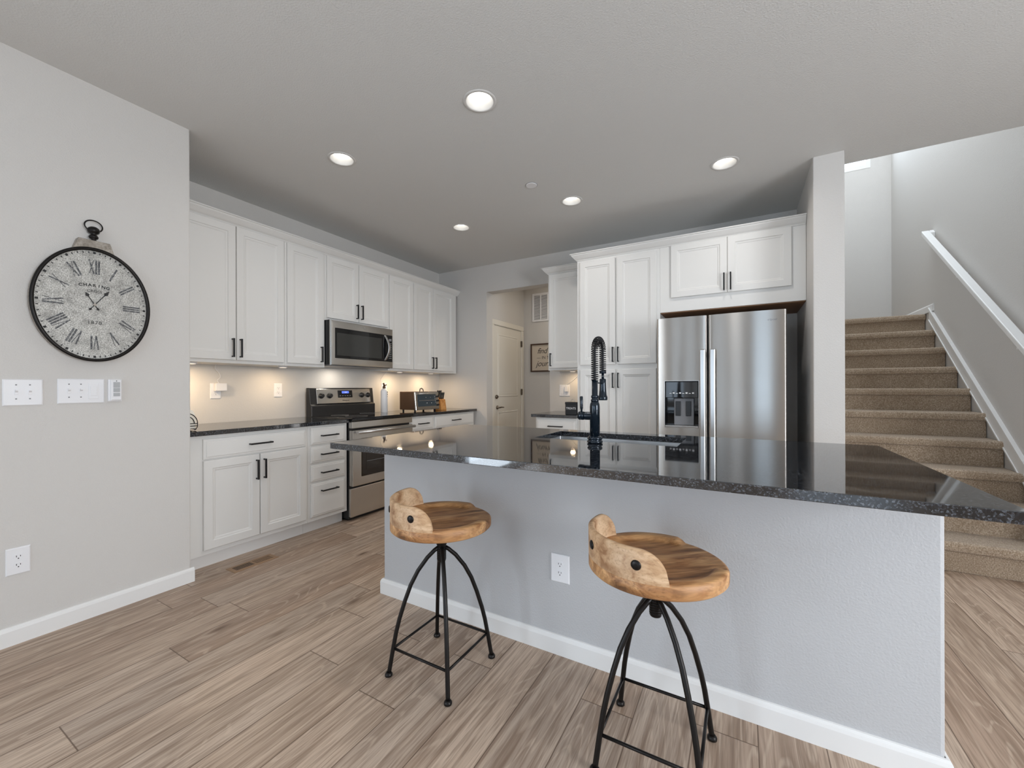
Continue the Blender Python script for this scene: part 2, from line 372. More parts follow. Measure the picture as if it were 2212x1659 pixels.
# ------------------------------------------------------------------ room shell
struct(MB().box(-3.8, RIGHT + .15, BACK - .15, 7.2, -0.12, 0.0).build('floor', 'floor'), 'grey-brown oak plank floor')
def ceiling():
    mb = MB(); z = ZC; rh = 0.078; cell = 0.24
    xs = [-3.675]; 
    lights = DL
    def quad(x0, x1, y0, y1): mb.add([(x0, y0, z), (x1, y0, z), (x1, y1, z), (x0, y1, z)], [(0, 3, 2, 1)])
    rows = sorted(set(round(y, 1) for _, y in lights))
    y_prev = BACK
    for ry in rows:
        row = sorted([p for p in lights if round(p[1], 1) == ry]); ym = ry
        y0, y1 = ym - cell, ym + cell
        quad(XR, RIGHT, y_prev, y0)
        xp = XR
        for (lx, ly) in row:
            quad(xp, lx - cell, y0, y1)
            N = 40; sq = []; ci = []
            for i in range(N):
                t = 2 * PI * i / N; c, d = math.cos(t), math.sin(t); k = cell / max(abs(c), abs(d))
                sq.append((lx + c * k, ym + d * k, z)); ci.append((lx + rh * c, ly + rh * d, z))
            tp = [(a, b_2, z + 0.12) for a, b_2, _ in ci]
            mb.add(sq + ci + tp, [(i, N + i, N + (i + 1) % N, (i + 1) % N) for i in range(N)] + [(N + i, 2 * N + i, 2 * N + (i + 1) % N, N + (i + 1) % N) for i in range(N)])
            # corners of the square cell
            for sx in (-1, 1):
                for sy in (-1, 1):
                    pass
            xp = lx + cell
        quad(xp, RIGHT, y0, y1); y_prev = y1
    quad(XR, XC1, y_prev, YB); quad(XC1, RIGHT, y_prev, YO)
    # upper side and rim of the slab
    zt = z + 0.28
    for (x0, x1, y0, y1) in ((XR, XC1, BACK, YB), (XC1, RIGHT, BACK, YO)):
        mb.add([(x0, y0, zt), (x1, y0, zt), (x1, y1, zt), (x0, y1, zt)], [(0, 1, 2, 3)])
    mb.add([(XC1, YO, z), (RIGHT, YO, z), (RIGHT, YO, zt), (XC1, YO, zt)], [(0, 1, 2, 3)])
    return mb.build('ceiling', 'ceiling', fix=False)
struct(ceiling(), 'grey-white textured ceiling with recessed lights')
struct(MB().box(-3.8, XL, -1.35, YL, 0, ZC + .28).build('wall_left', 'wall', bevel=0.008), 'greige wall carrying the clock and switches')
PD0, PD1 = -3.85, -1.35      # patio door opening further along the same wall
struct(MB().box(-3.1, XL, BACK - .15, PD0, 0, ZC + .28).box(-3.1, XL, PD0, PD1, 2.2, ZC + .28).build('wall_living_left', 'wall'))
fr = MB()
for (p, q, r, s_) in frame4(PD0, PD1, 0.0, 2.2, .06) + ((-2.63, -2.57, 0.06, 2.14),): fr.box(-3.0, XL - .01, p, q, r, s_)
struct(fr.build('window_6', 'trim'))
struct(MB().box(-3.8, XR, YL, YB + .15, 0, ZC + .28).build('wall_range', 'wall'), 'greige wall behind the range and white cabinets')
XO0, XO1, ZO, TW = -2.885, -1.99, 2.435, 0.15
wb = MB().box(XR, XO0, YB, YB + TW, 0, ZC + .28).box(XO0, XO1, YB, YB + TW, ZO, ZC + .28).box(XO1, XC0, YB, YB + TW, 0, ZC + .28)
struct(wb.build('wall_back', 'wall'), 'back wall with an open doorway beside the cabinets')
struct(MB().box(XC0, XC1, YF, YLD, 0, 5.4).build('wall_stair_left', 'wall', bevel=0.006), 'narrow wall end between refrigerator and stairs')
struct(MB().box(XS, RIGHT + .1, 3.62, YLD + .12, 0, 5.4).build('wall_stair_right', 'wall'), 'stairwell wall carrying the white handrail')
WX0, WX1, WZ0, WZ1 = 0.76, 1.479, 4.092, 5.0
wl = MB().box(XC0, WX0, YLD, YLD + .12, 0, 5.4).box(WX1, XS + .1, YLD, YLD + .12, 0, 5.4).box(WX0, WX1, YLD, YLD + .12, 0, WZ0).box(WX0, WX1, YLD, YLD + .12, WZ1, 5.4)
struct(wl.build('wall_landing', 'wall'), 'wall at the stair landing under a high window')
struct(MB().box(XC0, XC1 + .17, YO - .14, YLD + .12, 5.4, 5.5).box(XS - .17, XS + .2, YO - .14, YLD + .12, 5.4, 5.5).box(XC1, XS, YO - .14, 4.15, 5.4, 5.5).box(XC1, XS, 5.95, YLD + .12, 5.4, 5.5).box(XC1, XS, YO - .14, YO, ZC + .28, 5.4).build('ceiling_stairwell', 'ceiling'), 'ceiling high over the stairs')
# hall beyond the doorway
HX, HY = -2.90, 5.553
struct(MB().box(HX - .1, HX, YB + TW, 4.66, 0, 2.75).box(HX - .1, HX, 5.46, HY, 0, 2.75).box(HX - .1, HX, 4.66, 5.46, 2.045, 2.75).build('wall_hall_left', 'wall'), 'hall wall around the cream door')
struct(MB().box(HX - .1, -0.6, HY, HY + .1, 0, 2.75).build('wall_hall_end', 'wall'), 'hall end wall with air grille and framed sign')
struct(MB().box(-0.7, -0.6, YB + TW, HY, 0, 2.75).build('wall_hall_right', 'wall'))
struct(MB().box(HX - .1, -0.6, YB + TW, HY + .1, 2.75, 2.85).build('ceiling_hall', 'ceiling'))
# living area behind the camera, with its windows
def wall_open(name, u0, u1, holes, fn, mat='wall'):
    mb = MB(); xs = sorted({u0, u1, *[h[0] for h in holes], *[h[1] for h in holes]}); zs = sorted({0, ZC + .28, *[h[2] for h in holes], *[h[3] for h in holes]})
    for i in range(len(xs) - 1):
        for j in range(len(zs) - 1):
            a, b2 = xs[i], xs[i + 1]; c2, d = zs[j], zs[j + 1]
            if any(h[0] <= a and b2 <= h[1] and h[2] <= c2 and d <= h[3] for h in holes): continue
            fn(mb, a, b2, c2, d)
    return struct(mb.build(name, mat))
holesB = [(0.6, 1.8, 0.08, 2.1), (-1.0, -0.1, 0.8, 2.1), (-2.3, -1.3, 0.8, 2.1)]
wall_open('wall_living_rear', XL, RIGHT, holesB, lambda mb, a, b2, c2, d: mb.box(a, b2, BACK - .12, BACK, c2, d), 'rearwall')
holesR = [(-1.0, 1.6, 0.7, 2.2)]
wall_open('wall_living_right', BACK, 3.62, holesR, lambda mb, a, b2, c2, d: mb.box(RIGHT, RIGHT + .12, a, b2, c2, d))
for i, (a, b2, c2, d) in enumerate(holesB):
    fr = MB(); mid = (a + b2) / 2
    for (p, q, r, s) in frame4(a, b2, c2, d, .05) + ((mid - .025, mid + .025, c2 + .05, d - .05),): fr.box(p, q, BACK - .08, BACK - .03, r, s)
    for (p, q, r, s) in ((a - .13, a, c2 - .1, d + .12), (b2, b2 + .13, c2 - .1, d + .12), (a, b2, d, d + .12)): fr.box(p, q, BACK, BACK + .02, r, s)  # unseen casings, widened so the fridge reflects pale streaks
    struct(fr.build('window_%d' % (i + 2), 'trim'))
a, b2, c2, d = holesR[0]; fr = MB()
for (p, q, r, s) in frame4(a, b2, c2, d, .05) + ((0.27, 0.33, c2 + .05, d - .05),): fr.box(RIGHT + .03, RIGHT + .08, p, q, r, s)
struct(fr.build('window_5', 'trim'))
# landing window
fr = MB()
for (p, q, r, s) in frame4(WX0, WX1, WZ0, WZ1, .048): fr.box(p, q, YLD - .004, YLD + .07, r, s)
w1 = struct(fr.build('window_1', 'trim'), 'high white-framed window over the stair landing')
MB().box(WX0 + .047, WX1 - .047, YLD + .03, YLD + .036, WZ0 + .047, WZ1 - .047).build('pane', 'glass', w1)

# baseboards and trim
BBH, BBT = 0.086, 0.014
def bb_prof(): return [(0, 0), (BBT, 0), (BBT, BBH - .018), (BBT - .003, BBH - .008), (BBT - .008, BBH - .001), (0, BBH)]
struct(MB().prism(bb_prof(), lambda a, b, d: (XL + a, d, b), BACK, YL + BBT).build('baseboard_left', 'trim'), 'white baseboard along the clock wall')
struct(MB().prism(bb_prof(), lambda a, b, d: (d, YB - a, b), -3.03, XO0).build('baseboard_back', 'trim'))
struct(MB().prism(bb_prof(), lambda a, b, d: (HX + a, d, b), 5.53, HY).prism(bb_prof(), lambda a, b, d: (d, HY - a, b), HX, -0.7).build('baseboard_hall', 'trim'))
struct(MB().prism(bb_prof(), lambda a, b, d: (d, YF - a, b), XC0, XC1).build('baseboard_stair', 'trim'))
struct(MB().prism(bb_prof(), lambda a, b, d: (XS - a, d, ZLD + b * .9), 5.72, YLD).prism(bb_prof(), lambda a, b, d: (d, YLD - a, ZLD + b * .9), XC1, XS).build('baseboard_landing', 'trim'))
# sloping skirt strip along the stairs
def z_up(y): return 0.709 + 0.815 * (y - 4.214)
def z_lo(y): return 0.612 + 0.825 * (y - 4.28)
ya, yb_ = 3.62, 5.80
tr = MB().prism([(ya, max(0, z_lo(ya))), (yb_, z_lo(yb_)), (yb_, z_up(yb_)), (ya, z_up(ya))], lambda a, b, d: (d, a, b), XS - .018, XS)
tr.prism([(ya, z_up(ya) - .022), (yb_, z_up(yb_) - .022), (yb_, z_up(yb_)), (ya, z_up(ya))], lambda a, b, d: (d, a, b), XS - .026, XS - .018)
tr.prism([(ya, max(0, z_lo(ya))), (yb_, z_lo(yb_)), (yb_, z_lo(yb_) + .014), (ya, max(0, z_lo(ya)) + .014)], lambda a, b, d: (d, a, b), XS - .024, XS - .018)
struct(tr.build('trim_1', 'trim'), 'sloping white skirt board along the stairs')

# ------------------------------------------------------------------ stairs and handrail
st = thing('staircase', 'beige carpeted staircase climbing to a landing at the right', 'stairs', (1.14, 3.7, 0))
YS, TR, RS = 3.70, 0.2497, 0.1956
for k in range(1, 10):
    y0 = YS + (k - 1) * TR; z1 = k * RS; z0 = (k - 1) * RS
    pf = [(y0, 0 if k == 1 else z0 - .02), (y0, z1 - .062), (y0 - .026, z1 - .058), (y0 - .030, z1 - .03), (y0 - .026, z1 - .010), (y0 - .014, z1), (y0 + TR + .02, z1), (y0 + TR + .02, z0 - .02 if k > 1 else 0)]
    MB().prism(pf, lambda a, b, d: (d, a, b), XC1 + .002, XS - .004).build('step', 'carpet', st, bevel=0.006)
y0 = YS + 9 * TR; z1 = ZLD
pf = [(y0, z1 - .22), (y0, z1 - .062), (y0 - .026, z1 - .058), (y0 - .030, z1 - .03), (y0 - .026, z1 - .010), (y0 - .014, z1), (YLD - .002, z1), (YLD - .002, z1 - .22)]
MB().prism(pf, lambda a, b, d: (d, a, b), XC1 + .002, XS - .004).build('landing', 'carpet', st, bevel=0.006)
hr = thing('handrail', 'white wooden handrail sloping up the stairwell wall', 'handrail', (1.62, 3.8, 1.3))
def zr(y): return 2.777 + 0.768 * (y - 5.73)
ra, rb = 3.66, 5.73
MB().prism([(ra, zr(ra) - .05), (rb, zr(rb) - .05), (rb, zr(rb)), (ra, zr(ra))], lambda a, b, d: (d, a, b), 1.593, 1.652).build('rail', 'trim', hr, bevel=0.006)
MB().prism([(rb - .045, zr(rb) - .085), (rb, zr(rb) - .05), (rb, zr(rb)), (rb - .045, zr(rb) - .035)], lambda a, b, d: (d, a, b), 1.652, XS - .001).build('return', 'trim', hr, bevel=0.004)
for yy in (4.1, 5.0):
    MB().box(1.615, XS - .001, yy, yy + .02, zr(yy) - .085, zr(yy) - .045).build('bracket', 'trim', hr)

# ------------------------------------------------------------------ cabinets
PX = lambda base: (lambda a, b, o: (base + o, a, b))      # faces +x : a=y, b=z
PY = lambda base: (lambda a, b, o: (a, base - o, b))      # faces -y : a=x, b=z
DOOR = [(0, 0), (0, .016), (.003, .019), (.052, .019), (.057, .0135), (.066, .0125), (.073, .0085)]
DRAW = [(0, 0), (0, .012), (.004, .0145), (.014, .0155), (.018, .019)]
def pull(fn, a, b, along, length, parent, mat='black'):
    mb = MB(); h = length / 2; t = .0055
    def bx(a0, a1, b0, b1, o0, o1):
        P = [fn(a0, b0, o0), fn(a1, b0, o0), fn(a1, b1, o0), fn(a0, b1, o0), fn(a0, b0, o1), fn(a1, b0, o1), fn(a1, b1, o1), fn(a0, b1, o1)]
        mb.add(P, [(0, 1, 2, 3), (7, 6, 5, 4), (0, 4, 5, 1), (1, 5, 6, 2), (2, 6, 7, 3), (3, 7, 4, 0)])
    if along == 'b':
        bx(a - t, a + t, b - h, b + h, .041, .052)
        for s in (-1, 1): bx(a - t * .9, a + t * .9, b + s * (h - t) - t * .9, b + s * (h - t) + t * .9, .0185, .042)
    else:
        bx(a - h, a + h, b - t, b + t, .041, .052)
        for s in (-1, 1): bx(a + s * (h - t) - t * .9, a + s * (h - t) + t * .9, b - t * .9, b + t * .9, .0185, .042)
    return mb.build('handle', mat, parent, bevel=0.0015)
def door(fn, a0, a1, b0, b1, parent, handle=None, mat='cab'):
    o = MB().rings(a0, a1, b0, b1, DOOR, fn).build('door', mat, parent)
    if handle: pull(fn, handle[0], handle[1], 'b', 0.142, o)
    return o
def drawer(fn, a0, a1, b0, b1, parent, hl=0.158):
    o = MB().rings(a0, a1, b0, b1, DRAW, fn).build('drawer', 'cab', parent)
    if hl: pull(fn, (a0 + a1) / 2, (b0 + b1) / 2 + .004, 'a', hl, o)
    return o
UF = XR + .32; BF = XR + .62          # face planes of upper and base cabinets on the range wall
ZU0, ZU1 = 1.381, 2.452
def upper(y0, y1, z0, doors, label):
    t = thing('wall_cabinet', label, 'cabinet', (XR + .16, (y0 + y1) / 2, z0), 'white wall cabinets over the range counter')
    MB().box(XR + .002, UF, y0 + .0008, y1 - .0008, z0, ZU1).build('cabinet_body', 'cab', t)
    fn = PX(UF)
    for (a0, a1, b0, hd) in doors: door(fn, a0, a1, b0, 2.424, t, hd)
    return t
upper(1.214, 2.054, ZU0, [(1.290, 1.664, 1.405, (1.636, 1.497)), (1.670, 2.040, 1.405, (1.692, 1.497))], 'wide two-door white wall cabinet nearest the clock wall')
upper(2.054, 2.434, ZU0, [(2.070, 2.412, 1.405, (2.384, 1.497))], 'single-door white wall cabinet just left of the microwave')
upper(2.434, 3.214, 1.823, [(2.452, 2.812, 1.846, (2.783, 1.948)), (2.818, 3.200, 1.846, (2.842, 1.948))], 'short two-door white wall cabinet directly above the microwave')
upper(3.214, 3.598, ZU0, [(3.228, 3.588, 1.405, None)], 'narrow one-door white wall cabinet just right of the microwave')
upper(3.598, 4.44, ZU0, [(3.611, 3.950, 1.405, (3.924, 1.498)), (3.956, 4.364, 1.405, (3.984, 1.498))], 'two-door white wall cabinet above the toaster oven')
CROWN = [(0, 0), (.006, 0), (.010, .008), (.022, .018), (.046, .046), (.050, .056), (.058, .058), (.058, .066), (0, .066)]
cr = MB().prism(CROWN, lambda a, b, d: (UF + a, d, 2.428 + b), YL + .004, YB - .004).build('crown_moulding', 'cab')
tag(cr, 'white crown moulding along the top of the range-wall cabinets', 'moulding')

def base_cab(name, y0, y1, label, group, toe=(None, None)):
    t = thing(name, label, 'cabinet', (XR + .3, (y0 + y1) / 2, 0), group)
    MB().box(XR + .002, BF, y0 + .0008, y1 - .0008, .1, .882).build('cabinet_body', 'cab', t)
    a, b = toe
    MB().box(XR + .06, XR + .556, a if a else y0 + .001, b if b else y1 - .001, 0, .1).build('toe_kick', 'trim', t)
    return t
fb = PX(BF)
GB = 'white base cabinets along the range wall'
t = base_cab('base_cabinet', 1.214, 2.058, 'white base cabinet with one wide drawer over two doors', GB)
drawer(fb, 1.316, 2.036, .724, .858, t)
door(fb, 1.316, 1.672, .132, .716, t, (1.648, .607)); door(fb, 1.678, 2.036, .132, .716, t, (1.702, .607))
t = base_cab('base_cabinet', 2.058, 2.436, 'white base cabinet with a stack of four drawers, left of the range', GB)
for z0, z1 in ((.726, .866), (.577, .707), (.423, .557), (.134, .404)): 
    o = MB().rings(2.080, 2.410, z0, z1, DRAW, fb).build('drawer', 'cab', t)
    pull(fb, 2.244, (z0 + z1) / 2 if z0 > .2 else .34, 'a', .158, o)
t = base_cab('base_cabinet', 3.224, 3.606, 'narrow white base cabinet with one drawer, just right of the range', GB)
drawer(fb, 3.244, 3.590, .732, .862, t); door(fb, 3.244, 3.590, .132, .72, t)
t = base_cab('base_cabinet', 3.606, 4.42, 'wide white base cabinet beside the back wall, under the toaster oven', GB)
drawer(fb, 3.626, 4.385, .732, .862, t); door(fb, 3.626, 4.002, .132, .72, t); door(fb, 4.008, 4.385, .132, .72, t)
GC = 'black granite counters'
c = MB().box(XR + .002, XR + .651, YL + .003, 2.441, .883, .914).build('countertop', 'granite', bevel=0.003); tag(c, 'speckled black granite counter left of the range', 'countertop', GC)
c = MB().box(XR + .002, XR + .651, 3.219, 4.45, .883, .914).build('countertop', 'granite', bevel=0.003); tag(c, 'speckled black granite counter under the toaster oven', 'countertop', GC)

# back-wall run: small upper, niche base, pantry, over-fridge cabinet
SF = YB - .34 + .019; fs = PY(SF)
t = ts_ = thing('wall_cabinet', 'single white wall cabinet at the doorway, left of the tall pantry', 'cabinet', (-1.64, YB - .16, 1.378))
MB().box(-1.864, -1.4195, SF, YB - .002, 1.378, 2.458).build('cabinet_body', 'cab', t)
door(fs, -1.848, -1.430, 1.402, 2.430, t, (-1.824, 1.495))
nf = YB - .62; fnn = PY(nf)
t = thing('base_cabinet', 'small white base cabinet at the doorway, left of the tall pantry', 'cabinet', (-1.64, YB - .3, 0))
MB().box(-1.874, -1.4195, nf, YB - .002, .1, .882).build('cabinet_body', 'cab', t)
MB().box(-1.872, -1.4195, nf + .065, YB - .06, 0, .1).build('toe_kick', 'trim', t)
drawer(fnn, -1.856, -1.432, .722, .862, t); door(fnn, -1.856, -1.432, .132, .712, t, (-1.47, .61))
c = MB().box(-1.918, -1.4195, YB - .651, YB - .002, .883, .914).build('countertop', 'granite', bevel=0.003); tag(c, 'short black granite counter beside the doorway, holding the treat tin', 'countertop', GC)
PF = 3.862; fp = PY(PF)
t = tp_ = thing('pantry_cabinet', 'tall four-door white pantry cabinet left of the refrigerator', 'cabinet', (-1.03, 4.17, 0))
MB().box(-1.418, -.638, PF, YB - .002, .1, 2.462).build('cabinet_body', 'cab', t)
MB().box(-1.416, -.640, PF + .065, YB - .06, 0, .1).build('toe_kick', 'trim', t)
door(fp, -1.386, -1.040, 1.408, 2.418, t, (-1.058, 1.500)); door(fp, -1.022, -.668, 1.408, 2.418, t, (-1.008, 1.500))
door(fp, -1.386, -1.040, .132, 1.362, t, (-1.058, 1.256)); door(fp, -1.022, -.668, .132, 1.362, t, (-1.008, 1.256))
t = thing('wall_cabinet', 'two-door white cabinet above the refrigerator', 'cabinet', (-.1, 4.17, 1.858))
MB().box(-.637, XC0 - .002, PF, YB - .002, 1.858, 2.462).build('cabinet_body', 'cab', t)
MB().box(-.637, XC0 - .002, PF + .02, YB - .004, 1.852, 1.858).build('underside', 'cab_in', t)
door(fp, -.545, -.107, 1.978, 2.438, t, (-.129, 2.066)); door(fp, -.103, .336, 1.978, 2.438, t, (-.081, 2.066))
def crown_run(x0, x1, yf, yw, ret, z0):
    mb = MB(); n = len(CROWN)
    # front run mitred with a left return
    v = []
    for a, b in CROWN: v.append((x0 - a, yw, z0 + b))
    for a, b in CROWN: v.append((x0 - a, yf - a, z0 + b))
    for a, b in CROWN: v.append((x1, yf - a, z0 + b))
    f = []
    for k in range(2):
        for i in range(n): f.append((k * n + i, k * n + (i + 1) % n, (k + 1) * n + (i + 1) % n, (k + 1) * n + i))
    f.append(tuple(range(n))); f.append(tuple(range(2 * n, 3 * n))[::-1])
    return mb.add(v, f)
MB().prism(CROWN, lambda a, b, d: (d, PF - a, 2.440 + b), -.6375, XC0 - .003).build('crown_moulding', 'cab', t)
crown_run(-1.418, -.6375, PF, SF - .0595, True, 2.440).build('crown_moulding', 'cab', tp_)
crown_run(-1.864, -1.4195, SF, YB - .003, True, 2.440).build('crown_moulding', 'cab', ts_)

# ------------------------------------------------------------------ refrigerator
t = thing('refrigerator', 'stainless side-by-side refrigerator with a water and ice dispenser', 'refrigerator', (-.167, 4.0, 0))
MB().box(-.612, .278, 3.645, 4.40, .03, 1.742).build('cabinet_body', 'grey', t, bevel=.004)
MB().box(-.59, .26, 3.66, 4.36, 0, .03).build('base_grille', 'blkplastic', t)
def curved_door(x0, x1, z0, z1, yb, yfc, bulge, holes=None):
    mb = MB(); N = 24; e = .012
    def yy(x):
        s = (2 * (x - x0) / (x1 - x0) - 1); r = yfc - bulge * (1 - s * s)
        d = min(x - x0, x1 - x)
        if d < e: r += e - math.sqrt(max(0, e * e - (e - d) ** 2))
        return r
    xs = [x0, x0 + .002, x0 + .005, x0 + .009, x0 + .014] + [x0 + .014 + (x1 - x0 - .028) * i / N for i in range(1, N)] + [x1 - .014, x1 - .009, x1 - .005, x1 - .002, x1]
    if holes: xs = sorted(set(xs + [holes[0], holes[1]]))
    zs = [z0, z1] if not holes else [z0, holes[2], holes[3], z1]
    nx, nz = len(xs), len(zs)
    v = [(x, yy(x), z) for z in zs for x in xs]; f = []
    for j in range(nz - 1):
        for i in range(nx - 1):
            if holes and j == 1 and holes[0] <= xs[i] and xs[i + 1] <= holes[1] + 1e-9: continue
            f.append((j * nx + i, j * nx + i + 1, (j + 1) * nx + i + 1, (j + 1) * nx + i))
    mb.add(v, f, True)
    for zz in (z0, z1):
        vv = [(x, yy(x), zz) for x in xs] + [(x1, yb, zz), (x0, yb, zz)]; mb.add(vv, [tuple(range(len(vv)))])
    mb.add([(x0, yy(x0), z0), (x0, yb, z0), (x0, yb, z1), (x0, yy(x0), z1)], [(0, 1, 2, 3)])
    mb.add([(x1, yy(x1), z0), (x1, yb, z0), (x1, yb, z1), (x1, yy(x1), z1)], [(3, 2, 1, 0)])
    mb.add([(x0, yb, z0), (x1, yb, z0), (x1, yb, z1), (x0, yb, z1)], [(0, 1, 2, 3)])
    return mb
DX0, DX1, DZ0, DZ1 = -.551, -.299, .868, 1.238
d1 = curved_door(-.615, -.238, .06, 1.755, 3.64, 3.560, .010, (DX0, DX1, DZ0, DZ1)).build('freezer_door', 'steel_fridge', t)
d2 = curved_door(-.229, .281, .06, 1.755, 3.64, 3.560, .014).build('refrigerator_door', 'steel_fridge', t)
def fr_handle(x, par):
    mb = MB(); z0, z1 = .46, 1.484
    mb.box(x - .019, x + .019, 3.494, 3.512, z0, z1)
    for zz in (z0 + .02, z1 - .06): mb.box(x - .012, x + .012, 3.510, 3.556, zz, zz + .04)
    return mb.build('handle', 'chrome', par, bevel=.006)
fr_handle(-.268, d1); fr_handle(-.198, d2)
dp = MB()   # recess of the dispenser
dp.add([(DX0, 3.549, DZ0), (DX1, 3.549, DZ0), (DX1, 3.549, DZ1), (DX0, 3.549, DZ1), (DX0 + .006, 3.634, DZ0 + .006), (DX1 - .006, 3.634, DZ0 + .006), (DX1 - .006, 3.634, DZ1 - .004), (DX0 + .006, 3.634, DZ1 - .004)],
       [(0, 4, 5, 1), (1, 5, 6, 2), (2, 6, 7, 3), (3, 7, 4, 0), (4, 7, 6, 5)])
disp = dp.build('dispenser', 'blkglass', d1, fix=False)
MB().box(DX0 + .004, DX1 - .004, 3.556, 3.62, 1.105, 1.235).build('control_panel', 'blkglass', d1, bevel=.003)
lg = MB()
for i in range(8): lg.box(-.515 + i * .024, -.50 + i * .024, 3.5545, 3.556, 1.138, 1.142 + .006 * (i % 2))
lg.build('icon_strip', 'print', d1)
MB().box(-.488, -.338, 3.605, 3.630, .88, 1.10).build('back_panel', 'grey', d1, bevel=.004)
for xx in (-.455, -.378): MB().box(xx - .02, xx + .02, 3.596, 3.606, .955, 1.075).build('paddle', 'blkplastic', d1, bevel=.003)
MB().box(DX0 + .002, DX1 - .002, 3.545, 3.63, DZ0 + .001, DZ0 + .012).build('drip_tray', 'chrome', d1, bevel=.002)
fm = MB()
for (p, q, r, s) in ((DX0 - .005, DX0, DZ0 - .005, DZ1 + .005), (DX1, DX1 + .005, DZ0 - .005, DZ1 + .005), (DX0, DX1, DZ0 - .005, DZ0), (DX0, DX1, DZ1, DZ1 + .005)): fm.box(p, q, 3.546, 3.56, r, s)
fm.build('dispenser_frame', 'chrome', d1, bevel=.0015)
add_text(MB(), 'Whirlpool', .021, lambda a, b: (.176 + a, 3.5500, 1.684 + b), .15).build('brand_lettering', 'grey', d2, fix=False)

# ------------------------------------------------------------------ range
RY0, RY1 = 2.447, 3.214; RM = (RY0 + RY1) / 2
t = thing('range', 'stainless electric range with black glass cooktop between the counters', 'range', (-3.35, RM, 0))
MB().box(XR + .03, -3.045, RY0, RY1, .02, .895).build('body', 'blkplastic', t)
MB().box(XR + .06, -3.08, RY0 + .02, RY1 - .02, 0, .02).build('foot_base', 'blkplastic', t)
MB().box(XR + .10, -2.985, RY0 - .003, RY1 + .003, .895, .923).build('cooktop', 'blkglass', t, bevel=.005)
for (bx, by, br) in ((-3.18, 2.65, .10), (-3.18, 3.02, .08), (-3.42, 2.65, .08), (-3.42, 3.02, .10)):
    MB().tube([(bx + br * math.cos(2 * PI * i / 40), by + br * math.sin(2 * PI * i / 40), .9226) for i in range(40)], .0012, 6, True).build('burner_ring', 'grey', t)
od = MB().box(-3.045, -2.992, RY0 + .004, RY1 - .004, .312, .812).build('oven_door', 'steel', t, bevel=.006)
MB().box(-3.05, -3.0, RY0 + .002, RY1 - .002, .83, .89).build('front_panel', 'steel', t, bevel=.004)
win = MB().rings(RY0 + .10, RY1 - .105, .39, .735, [(0, 0), (0, .003), (.006, .0045), (.05, .0045), (.055, .001)], lambda a, b, o: (-2.992 + o, a, b)).build('oven_window', 'ovenglass', od, bevel=.0)
rk = MB()
for zz in (.52, .62): rk.tube([(-2.9905, RY0 + .16, zz), (-2.9905, RY1 - .165, zz)], .0016, 6)
rk.build('oven_rack', 'grey', od)
hm = MB(); hm.cyl((-2.945, RY0 + .02, .795), (-2.945, RY1 - .02, .795), .014)
for yy in (RY0 + .05, RY1 - .05): hm.box(-2.995, -2.945, yy - .012, yy + .012, .786, .804)
hm.build('oven_handle', 'chrome', od)
MB().box(-3.06, -3.018, RY0 + .002, RY1 - .002, .035, .292).build('storage_drawer', 'steel', t, bevel=.006)
bg = MB().prism([(XR + .03, .90), (XR + .115, .90), (XR + .115, 1.02), (XR + .095, 1.03), (XR + .075, 1.192), (XR + .03, 1.192)], lambda a, b, d: (a, d, b), RY0 - .004, RY1 + .004).build('backguard', 'blkplastic', t, bevel=.004)
tilt = lambda a, b, o: (XR + .096 + o - (b - 1.03) * .123, a, b)
MB().rings(RY0 + .065, RY1 - .045, 1.036, 1.182, [(0, 0), (0, .006), (.003, .008)], tilt).build('control_panel', 'steel', t)
for ky in (2.563, 2.656, 3.052, 3.138):
    c0 = tilt(ky, 1.114, .008); nrm = Vector((1, 0, .123)).normalized()
    c0 = Vector(c0); k = MB(); k.tube([c0, c0 + nrm * .004, c0 + nrm * .006, c0 + nrm * .026, c0 + nrm * .028], [.027, .027, .021, .019, .015], 20)
    k.add([c0 + nrm * .0285 + Vector(q) for q in ((0, -.003, -.012), (0, .003, -.012), (0, .003, .012), (0, -.003, .012))], [(0, 1, 2, 3)])
    k.build('knob', 'blkplastic', t)
MB().rings(2.752, 2.930, 1.092, 1.166, [(0, .006), (0, .009), (.002, .0105)], tilt).build('display_panel', 'blkglass', t)
sc = MB(); P = [tilt(2.80, 1.136, .0112), tilt(2.885, 1.136, .0112), tilt(2.885, 1.158, .0112), tilt(2.80, 1.158, .0112)]; sc.add(P, [(0, 1, 2, 3)]); sc.build('clock_display', 'screen', t, fix=False)
tx = MB(); add_text(tx, '1:08', .018, lambda a, b: tilt(2.842 + a, 1.1465 + b, .0118)); tx.build('display_digits', 'print', t, fix=False)
bt = MB()
for i in range(5): bt.add([tilt(2.77 + .03 * i + q, 1.108 + r, .0112) for q, r in ((0, 0), (.016, 0), (.016, .006), (0, .006))], [(0, 1, 2, 3)])
bt.build('button_labels', 'grey', t, fix=False)
add_text(MB(), 'Whirlpool', .020, lambda a, b: tilt(2.842 + a, 1.062 + b, .0088), .15).build('brand_lettering', 'ink', t, fix=False)

